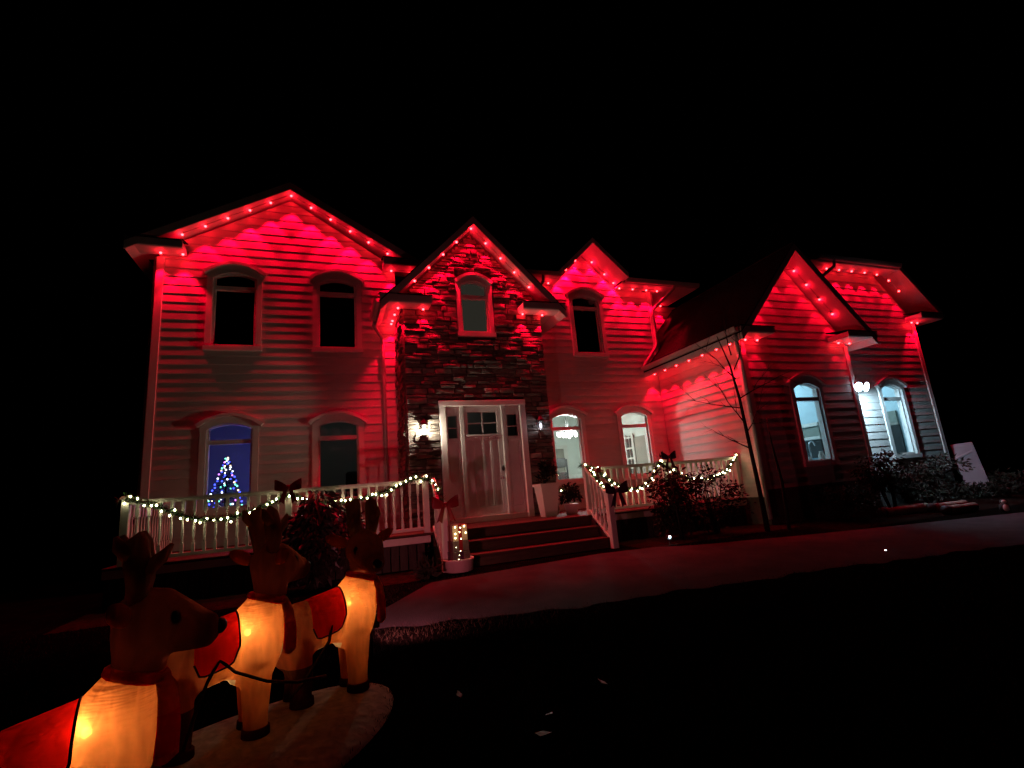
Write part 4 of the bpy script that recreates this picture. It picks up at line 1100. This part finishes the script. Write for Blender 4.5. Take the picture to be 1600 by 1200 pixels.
shrub('low grassy bush in front of the leaning pale board', (18.5, -3.3, 0.33), .8, .5, .25, 1300, .1, M['leaf4'], -.2, name='hedge_shrub', group='shrubs along the garage wing')
shrub('low grassy bush at the far right edge of the garden', (20.3, -3.2, 0.33), .9, .5, .3, 1100, .1, M['leaf4'], -.2, name='hedge_shrub', group='shrubs along the garage wing')
shrub('small red-lit clump of grass left of the steps', (4.55, -3.5, 0.36), .22, .2, .1, 260, .14, M['leaf4'], -.6, name='grass_clump', cat='plant', stems=3, clumps=6)
rp = empty('potted_plant', (8.0, -1.75, 0.945), 0, 'dark potted plant beside the white planter', 'plant')
b = MB(); b.lathe([(.11, 0), (.15, .2), (.16, .22), (.14, .22)], 12); b.build('pot', M['pinkpot'], rp); leaves(rp, 'foliage', M['leaf3'], 420, .24, .2, .25, .42, .1, .1, .2, 9)
# gift-box tower in a pale pot
gt_ = empty('gift_box_tower', (5.16, -3.32, 0.37), R(8), 'stack of lit gift boxes standing in a pale pot left of the steps', 'decoration')
b = MB(); b.lathe([(.17, 0), (.22, .02), (.235, .17), (.245, .175), (.245, .2), (.22, .2), (.215, .15), (.02, .14)], 20); b.build('pot', M['pinkpot'], gt_)
def gift(z, s, h, m, ribbon):
    b = MB(); b.bevel_box(-s, s, -s, s, z, z + h, .006); o = b.build('gift_box', m, gt_)
    b = MB(); b.box(-.03, .03, -s - .006, s + .006, z - .001, z + h + .006); b.box(-s - .007, s + .007, -.03, .03, z - .001, z + h + .005); b.build('ribbon', ribbon, o)
    return o
gift(.15, .145, .16, M['silver'], M['bow_dark']); gift(.31, .135, .16, M['silver'], M['bow']); g3 = gift(.47, .125, .24, M['gold'], M['bow'])
for u in (-.085, 0, .085):
    for v in (.51, .59, .67):
        if rnd.random() < .85: put('bulb', gb, gt_, (u + rnd.uniform(-.015, .015), -.128, v + rnd.uniform(-.015, .015)), scale=(.55,) * 3)
        if rnd.random() < .5: put('bulb', gb, gt_, (.128, u, v), scale=(.55,) * 3)
for i in range(4): put('bulb', gb, gt_, (rnd.uniform(-.12, .12), -.15, .2 + i * .06), scale=(.25,) * 3)
lamp('gift_fill_lamp', 'POINT', (-.05, -.34, .6), 1.1, (1, .75, .35), gt_, .03)  # added lamp hanging in front of the boxes to brighten their faces

# ------------------------------------------------------------------ bare young tree at the garage corner
tr = empty('bare_tree', (11.12, -3.7, 0.36), 0, 'bare young tree with thin branches before the garage corner', 'tree')
b = MB(); b.tube([(0, 0, -.05), (-.02, 0, .8), (-.04, .02, 1.7), (-.1, .0, 2.6), (-.2, .0, 3.3), (-.4, 0, 3.9)], [.05, .042, .036, .028, .018, .008], 8); b.build('trunk', M['bark'], tr)
b = MB()
def branch(p, d, L_, r_, depth):
    pts = [p]; q = Vector(p); dd = Vector(d).normalized()
    for i in range(4):
        dd = (dd + Vector((rnd.gauss(0, .16), rnd.gauss(0, .16), rnd.gauss(0, .1) - .02))).normalized(); q = q + dd * L_ / 4; pts.append(q.copy())
    b.tube(pts, [r_ * (1 - i / 5) for i in range(5)], 5)
    if depth:
        for i in (1, 2, 3):
            a = (dd + Vector((rnd.gauss(0, .7), rnd.gauss(0, .5), rnd.gauss(0, .45)))).normalized(); branch(pts[i], a, L_ * .5, r_ * .5, depth - 1)
for (z, dx, dy, dz, L_) in ((1.6, -1, .1, .5, 1.0), (2.1, -1, -.1, .8, 1.2), (2.6, .9, 0, .8, 1.3), (2.4, -1, .3, .25, 1.2), (3.0, -.7, .2, 1, 1.1), (3.2, .7, .1, 1, 1.2), (1.9, .8, -.1, .9, 1.2), (3.5, -.3, 0, 1, .9)):
    branch(Vector((-.04 - z * .02, 0, z)), (dx, dy, dz), L_, .014, 2)
b.build('branches', M['bark'], tr)
tw = empty('bare_tree', (11.5, -3.85, 0.36), 0, 'second thin bare stem right beside the young tree', 'tree')
b = MB(); b.tube([(0, 0, -.05), (.05, 0, .9), (-.02, 0, 1.6), (.02, .05, 2.2)], [.035, .03, .02, .006], 7); b.build('trunk', M['bark'], tw)

# ------------------------------------------------------------------ garden odds and ends
gs = empty('ground_spotlight', (8.86, -3.68, 0.38), R(-20), 'small cool-white spotlight on the ground below the right shrubs', 'spotlight')
b = MB(); b.tube([(0, 0, -.06), (0, 0, .1)], .008, 6); b.build('stake', M['darkmetal'], gs)
b = MB(); b.lathe([(.02, -.05), (.045, .0), (.05, .05), (.045, .052)], 12); o = b.build('lamp_head', M['darkmetal'], gs, (0, 0, .12)); o.rotation_euler = (R(75), 0, R(10))
b = MB(); b.lathe([(.002, .045), (.024, .045), (.023, .056), (.002, .058)], 12); b.build('lens', M['spot_lens'], o)
lamp('garden_lamp', 'SPOT', (0, -.1, .12), 0.9, (.7, .95, 1), gs, .02, R(110), .6, rot=(R(45), 0, 0))
for i, (x, y_, L_, lb) in enumerate(((14.75, -3.95, 1.15, 'left of two pale logs lying below the shrubs'), (15.75, -4.2, 1.0, 'right of two pale logs lying below the shrubs'), (15.5, -4.55, .9, 'low pale log lying in front of the other two'))):
    lg = empty('log', (x, y_, gz(x, y_)), R(-8 + i * 4), lb, 'log', 'logs lying beside the drive')
    b = MB(); b.tube([(-L_ / 2 + L_ * k / 6, rnd.uniform(-.01, .01), .085) for k in range(7)], [.085 + rnd.uniform(-.008, .008) for k in range(7)], 10); b.build('bark_log', M['log'], lg)
    b = MB(); b.tube([(-L_ / 2 - .05, 0, .09), (-L_ / 2 + .01, 0, .09)], .1, 10); b.build('end_stump', M['dark'], lg)
bd = empty('leaning_board', (19.78, -2.75, 0.5), R(-35), 'tall pale board leaning at the right end of the house', 'board')
b = MB(); b.bevel_box(-.27, .27, -.03, .03, 0, 1.28, .012); o = b.build('panel', M['board'], bd); o.rotation_euler = (R(-6), R(-4), 0)
b = MB(); b.bevel_box(-.27, .27, -.05, -.031, .85, .9, .006); q = b.build('cross_batten', M['board'], o); q.rotation_euler = (0, R(-18), 0); q.location = (.2, 0, .12)
og = empty('garden_ornament', (15.95, -5.05, gz(15.9, -5.05)), R(20), 'small dark garden ornament with pale spots at the far right', 'ornament')
b = MB(); b.ell((0, 0, .09), .06, .08, .1, 10, 8); b.ell((.02, 0, .2), .045, .05, .055, 10, 8); b.build('figure', M['dark'], og)
b = MB(); b.ell((-.045, -.03, .09), .03, .05, .07, 8, 6); b.build('pale_front', M['pot'], og); b = MB(); b.ell((-.02, -.02, .21), .028, .04, .035, 8, 6); b.build('pale_face', M['pot'], og)
cup = empty('drive_flare', (10.75, -6.1, gz(10.75, -6.1) + .01), 0, 'added disc for a tiny bright marker lying on the drive', 'flare')  # glowing disc added to imitate a lens flare spot on the drive
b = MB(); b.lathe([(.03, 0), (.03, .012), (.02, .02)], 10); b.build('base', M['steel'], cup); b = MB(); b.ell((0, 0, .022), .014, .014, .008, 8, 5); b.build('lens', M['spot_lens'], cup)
for i, (x, y_, s, lb) in enumerate(((5.09, -7.78, .05, 'pale fallen leaf on the lawn, farthest right and up'), (4.55, -8.02, .05, 'pale fallen leaf in the middle of the dark lawn'), (4.11, -7.45, .05, 'pale fallen leaf on the lawn nearest the reindeer base'), (4.42, -8.22, .06, 'pale fallen leaf on the lawn closest to the bottom edge'))):
    lf = MB(); lf.add([(-s, 0, .012), (-s * .2, s * .5, .02), (s, s * .1, .03), (0, -s * .45, .014), (-s, 0, .006), (-s * .2, s * .5, .014), (s, s * .1, .024), (0, -s * .45, .008)], [(0, 3, 2, 1), (4, 5, 6, 7), (0, 1, 5, 4), (1, 2, 6, 5), (2, 3, 7, 6), (3, 0, 4, 7)])
    o = lf.build('fallen_leaf', M['leaf_fallen'], None, (x, y_, gz(x, y_))); o.rotation_euler = (0, 0, rnd.uniform(0, 6)); tag(o, lb, 'leaf', 'leaves on the lawn')

# ------------------------------------------------------------------ inflatable reindeer
def cut_open(me, test):
    bm = bmesh.new(); bm.from_mesh(me)
    bmesh.ops.delete(bm, geom=[f for f in bm.faces if test(f.calc_center_median())], context='FACES')
    bm.to_mesh(me); bm.free()
def deer_body_mesh():
    b = MB()
    # torso barrel, rump, chest column, neck
    b.tube([(-.55, 0, .47), (-.5, 0, .475), (-.4, 0, .48), (-.25, 0, .5), (-.1, 0, .53), (.03, 0, .56), (.1, 0, .58)], [.06, .14, .185, .178, .172, .165, .08], 20)
    b.ell((-.42, 0, .43), .165, .185, .22, 20, 14)
    b.tube([(.0, 0, .3), (.0, 0, .42), (.012, 0, .55), (.045, 0, .67), (.085, 0, .76), (.105, 0, .82)], [.12, .17, .185, .155, .115, .09], 20)
    for s in (-1, 1):
        b.tube([(.015, s * .085, .4), (.015, s * .088, .25), (.015, s * .088, .1), (.02, s * .088, .0)], [.1, .086, .072, .07], 14)
        b.tube([(-.42, s * .09, .42), (-.41, s * .095, .3), (-.38, s * .095, .18), (-.385, s * .095, .08), (-.38, s * .095, .0)], [.11, .098, .075, .07, .072], 14)
    me = b.mesh('body_source', M['f_body'])
    o = bpy.data.objects.new('body_source', me); col.objects.link(o)
    r_ = o.modifiers.new('r', 'REMESH'); r_.mode = 'VOXEL'; r_.voxel_size = .015
    s_ = o.modifiers.new('s', 'SMOOTH'); s_.iterations = 7; s_.factor = .5
    dg = bpy.context.evaluated_depsgraph_get()
    out = bpy.data.meshes.new_from_object(o.evaluated_get(dg))
    bpy.data.objects.remove(o)
    out.name = 'body'; cut_open(out, lambda c: c.z > .795); out.materials.clear(); out.materials.append(M['f_body'])
    out.polygons.foreach_set('use_smooth', [True] * len(out.polygons))
    return out
BODY = deer_body_mesh()
def head_meshes():
    h = MB()
    h.tube([(-.13, 0, .02), (-.1, 0, .03), (-.04, 0, .04), (.04, 0, .03), (.12, 0, .005), (.2, 0, -.02), (.26, 0, -.03), (.285, 0, -.03)], [.03, .1, .145, .145, .115, .088, .07, .03], 18)
    h.tube([(-.01, 0, -.2), (-.01, 0, -.1), (-.01, 0, 0)], [.098, .105, .125], 16)
    me = h.mesh('head_source', M['f_brown']); o = bpy.data.objects.new('head_source', me); col.objects.link(o)
    r_ = o.modifiers.new('r', 'REMESH'); r_.mode = 'VOXEL'; r_.voxel_size = .013
    s_ = o.modifiers.new('s', 'SMOOTH'); s_.iterations = 6; s_.factor = .5
    out = bpy.data.meshes.new_from_object(o.evaluated_get(bpy.context.evaluated_depsgraph_get())); bpy.data.objects.remove(o)
    out.name = 'head'; cut_open(out, lambda c: c.z < -.168); out.materials.clear(); out.materials.append(M['f_brown']); out.polygons.foreach_set('use_smooth', [True] * len(out.polygons))
    return out
HEAD = head_meshes()
an = MB(); an.tube([(0, 0, 0), (.0, .03, .1), (-.02, .05, .2), (-.03, .05, .3), (-.02, .04, .345)], [.042, .055, .06, .05, .012], 10); an.tube([(-.01, .04, .12), (.07, .06, .2), (.11, .06, .27)], [.04, .034, .01], 8); an.tube([(-.02, .05, .19), (-.1, .08, .27), (-.12, .085, .32)], [.04, .032, .01], 8)
ANT = an.mesh('antler', M['f_antler'])
ea = MB(); ea.ell((0, .09, .02), .03, .1, .045, 10, 8, mat=Matrix.Rotation(R(22), 3, 'X')); EAR = ea.mesh('ear', M['f_tan'])
ey = MB(); ey.ell((0, 0, 0), .022, .014, .03, 10, 8); EYE = ey.mesh('eye', M['dark'])
no = MB(); no.ell((0, 0, 0), .03, .04, .035, 10, 8); NOSE = no.mesh('nose', M['dark'])
sc_ = MB(); sc_.tube([(.09 + .1 * math.cos(i * .3696), .1 * math.sin(i * .3696), .775 - .03 * math.cos(i * .3696)) for i in range(18)], .026, 8); SCARF = sc_.mesh('scarf', M['f_plaid'])
st_ = MB(); st_.tube([(.18, -.05, .76), (.205, -.07, .68), (.215, -.085, .56), (.21, -.09, .44), (.21, -.09, .42)], [.04, .055, .065, .07, .02], 8, flat=.4); st_.tube([(.18, .0, .76), (.21, .02, .7), (.225, .03, .6), (.225, .035, .53)], [.035, .045, .05, .02], 8, flat=.4); TAIL_S = st_.mesh('scarf_tail', M['f_plaid'])
bl = MB(); nx, na = 8, 20; vs = []; fs = []
for i in range(nx + 1):
    x = -.33 + i / nx * .235
    e = 1 - ((i / nx - .5) * 2) ** 6 * .25
    for k in range(na + 1):
        a = R(-112) + R(224) * k / na
        a *= e
        vs.append((x, math.sin(a) * .192, .512 + (x + .2) * .22 + math.cos(a) * .19))
for i in range(nx):
    for k in range(na): fs.append((i * (na + 1) + k, (i + 1) * (na + 1) + k, (i + 1) * (na + 1) + k + 1, i * (na + 1) + k + 1))
bl.add(vs, fs, 0, True); BLANK = bl.mesh('blanket', M['f_red'])
pi_ = MB()
edge = [Vector(v) for v in [vs[i * (na + 1)] for i in range(nx + 1)] + [vs[nx * (na + 1) + k] for k in range(na + 1)] + [vs[i * (na + 1) + na] for i in range(nx, -1, -1)]]
pi_.tube(edge, .006, 6); PIPE = pi_.mesh('piping', M['strap'])
ho = MB(); ho.lathe([(.076, -.005), (.082, .0), (.08, .05), (.074, .055)], 14); HOOF = ho.mesh('hoof', M['f_dark'])
ta = MB(); ta.tube([(-.54, 0, .6), (-.6, 0, .66), (-.62, 0, .74), (-.6, 0, .79)], [.03, .04, .035, .008], 8); TAIL = ta.mesh('tail', M['f_cream'])
bu = MB(); bu.ell((0, 0, 0), .018, .018, .022, 8, 6); DB = bu.mesh('lamp_bulb', M['bulb_in'])
def reindeer(loc, yaw, head_yaw, head_pitch, label, power, lamp_at=(-.03, -.05, .6), straps=()):
    root = empty('inflatable_reindeer', loc, R(yaw), label, 'reindeer', 'inflatable reindeer on the lawn')
    put('body', BODY, root)
    for s in (-1, 1):
        put('hoof', HOOF, root, (.018, s * .088, 0)); put('hoof', HOOF, root, (-.38, s * .095, 0))
    bk = put('blanket', BLANK, root); put('piping', PIPE, bk)
    put('scarf', SCARF, root); put('scarf_tail', TAIL_S, root); put('tail', TAIL, root)
    hd = put('head', HEAD, root, (.115, 0, .945), (0, R(head_pitch), R(head_yaw)))
    for s in (-1, 1):
        put('antler', ANT, hd, (-.05, s * .06, .12), (R(s * 9), 0, 0), (.88, s * .95, .88)); put('ear', EAR, hd, (-.06, s * .11, .08), (0, 0, R(s * 18)), (1, s, 1)); put('eye', EYE, hd, (.1, s * .104, .055), (0, 0, R(-s * 20)))
    put('nose', NOSE, hd, (.285, 0, -.015))
    put('lamp_bulb', DB, root, lamp_at)
    lamp('deer_lamp', 'POINT', Vector(lamp_at) + Vector((0, 0, .005)), power, (1.0, 0.66, 0.34), root, .025)
    lamp('deer_lamp', 'POINT', (.115, 0, .93), power * .015, (1.0, 0.6, 0.3), root, .05)  # second lamp, added to give the dark head a dim glow
    for pts in straps:
        b = MB(); b.tube(pts, .016, 6, flat=.5); b.build('strap', M['strap'], root)
    return root
ZB = 0.2
s1 = [[(-.2, -.18, .5), (-.22, -.19, .4), (-.3, -.2, .3), (-.4, -.24, .2), (-.5, -.26, .12)]]
s2 = [[(-.2, -.18, .5), (-.12, -.21, .42), (.05, -.23, .33), (.22, -.24, .28), (.4, -.24, .27)], [(-.2, -.18, .5), (-.26, -.2, .4), (-.32, -.23, .25), (-.37, -.26, .1)]]
reindeer((3.4, -6.98, ZB), 16, -90, 10, 'glowing inflatable reindeer at the front, its face turned to the viewer', P_DEER, straps=s1)
reindeer((2.77, -7.42, ZB), 16, 28, 0, 'middle glowing inflatable reindeer, its head turned away', P_DEER * 1.0, lamp_at=(-.04, -.085, .6), straps=s2)
reindeer((2.36, -8.5, ZB - .08), 14, -4, 4, 'nearest inflatable reindeer at the bottom left, seen from the side', P_DEER * .9, lamp_at=(-.06, -.09, .62), straps=[[(-.24, -.18, .5), (-.28, -.2, .4), (-.3, -.22, .3)]])
pf = empty('garden_floodlight', (3.6, -6.35, gz(3.6, -6.35)), R(-8), 'pink floodlight low on the grass behind the glowing reindeer', 'floodlight')
b = MB(); b.tube([(0, 0, -.05), (0, 0, .3)], .01, 6); b.build('stake', M['darkmetal'], pf)
b = MB(); b.bevel_box(-.07, .07, -.03, .02, .24, .36, .008); b.build('lamp_head', M['darkmetal'], pf)
b = MB(); b.box(-.06, .06, .021, .026, .25, .35); b.build('lens', M['pink_lens'], pf)
lamp('pink_lamp', 'SPOT', (0, .05, .3), P_PINK, (1.0, .2, .25), pf, .03, R(122), .7, rot=(R(100), 0, R(-33)))
# snow-like pad under the two far deer
pad = MB(); nseg, nr = 40, 7; vs = []; fs = []
for j in range(nr + 1):
    t = j / nr; rr_ = 1 - t ** 1.0 * 0 
    ph = math.pi / 2 * t
    for k in range(nseg):
        a = 2 * math.pi * k / nseg; w_ = 1 + .04 * math.sin(3 * a + 1)
        sc2 = (math.cos(ph) ** .35 if j < nr else 0.0)
        vs.append((1.12 * w_ * sc2 * math.cos(a), .64 * w_ * sc2 * math.sin(a), -.06 + .11 * math.sin(ph)))
for j in range(nr):
    for k in range(nseg): fs.append((j * nseg + k, j * nseg + (k + 1) % nseg, (j + 1) * nseg + (k + 1) % nseg, (j + 1) * nseg + k))
pad.add(vs, fs, 0, True)
po = pad.build('snow_base', M['f_snow'], None, (2.78, -7.6, 0.155)); po.rotation_euler = (R(2), 0, R(37.5))
tag(po, 'white padded base under the two far reindeer', 'base')
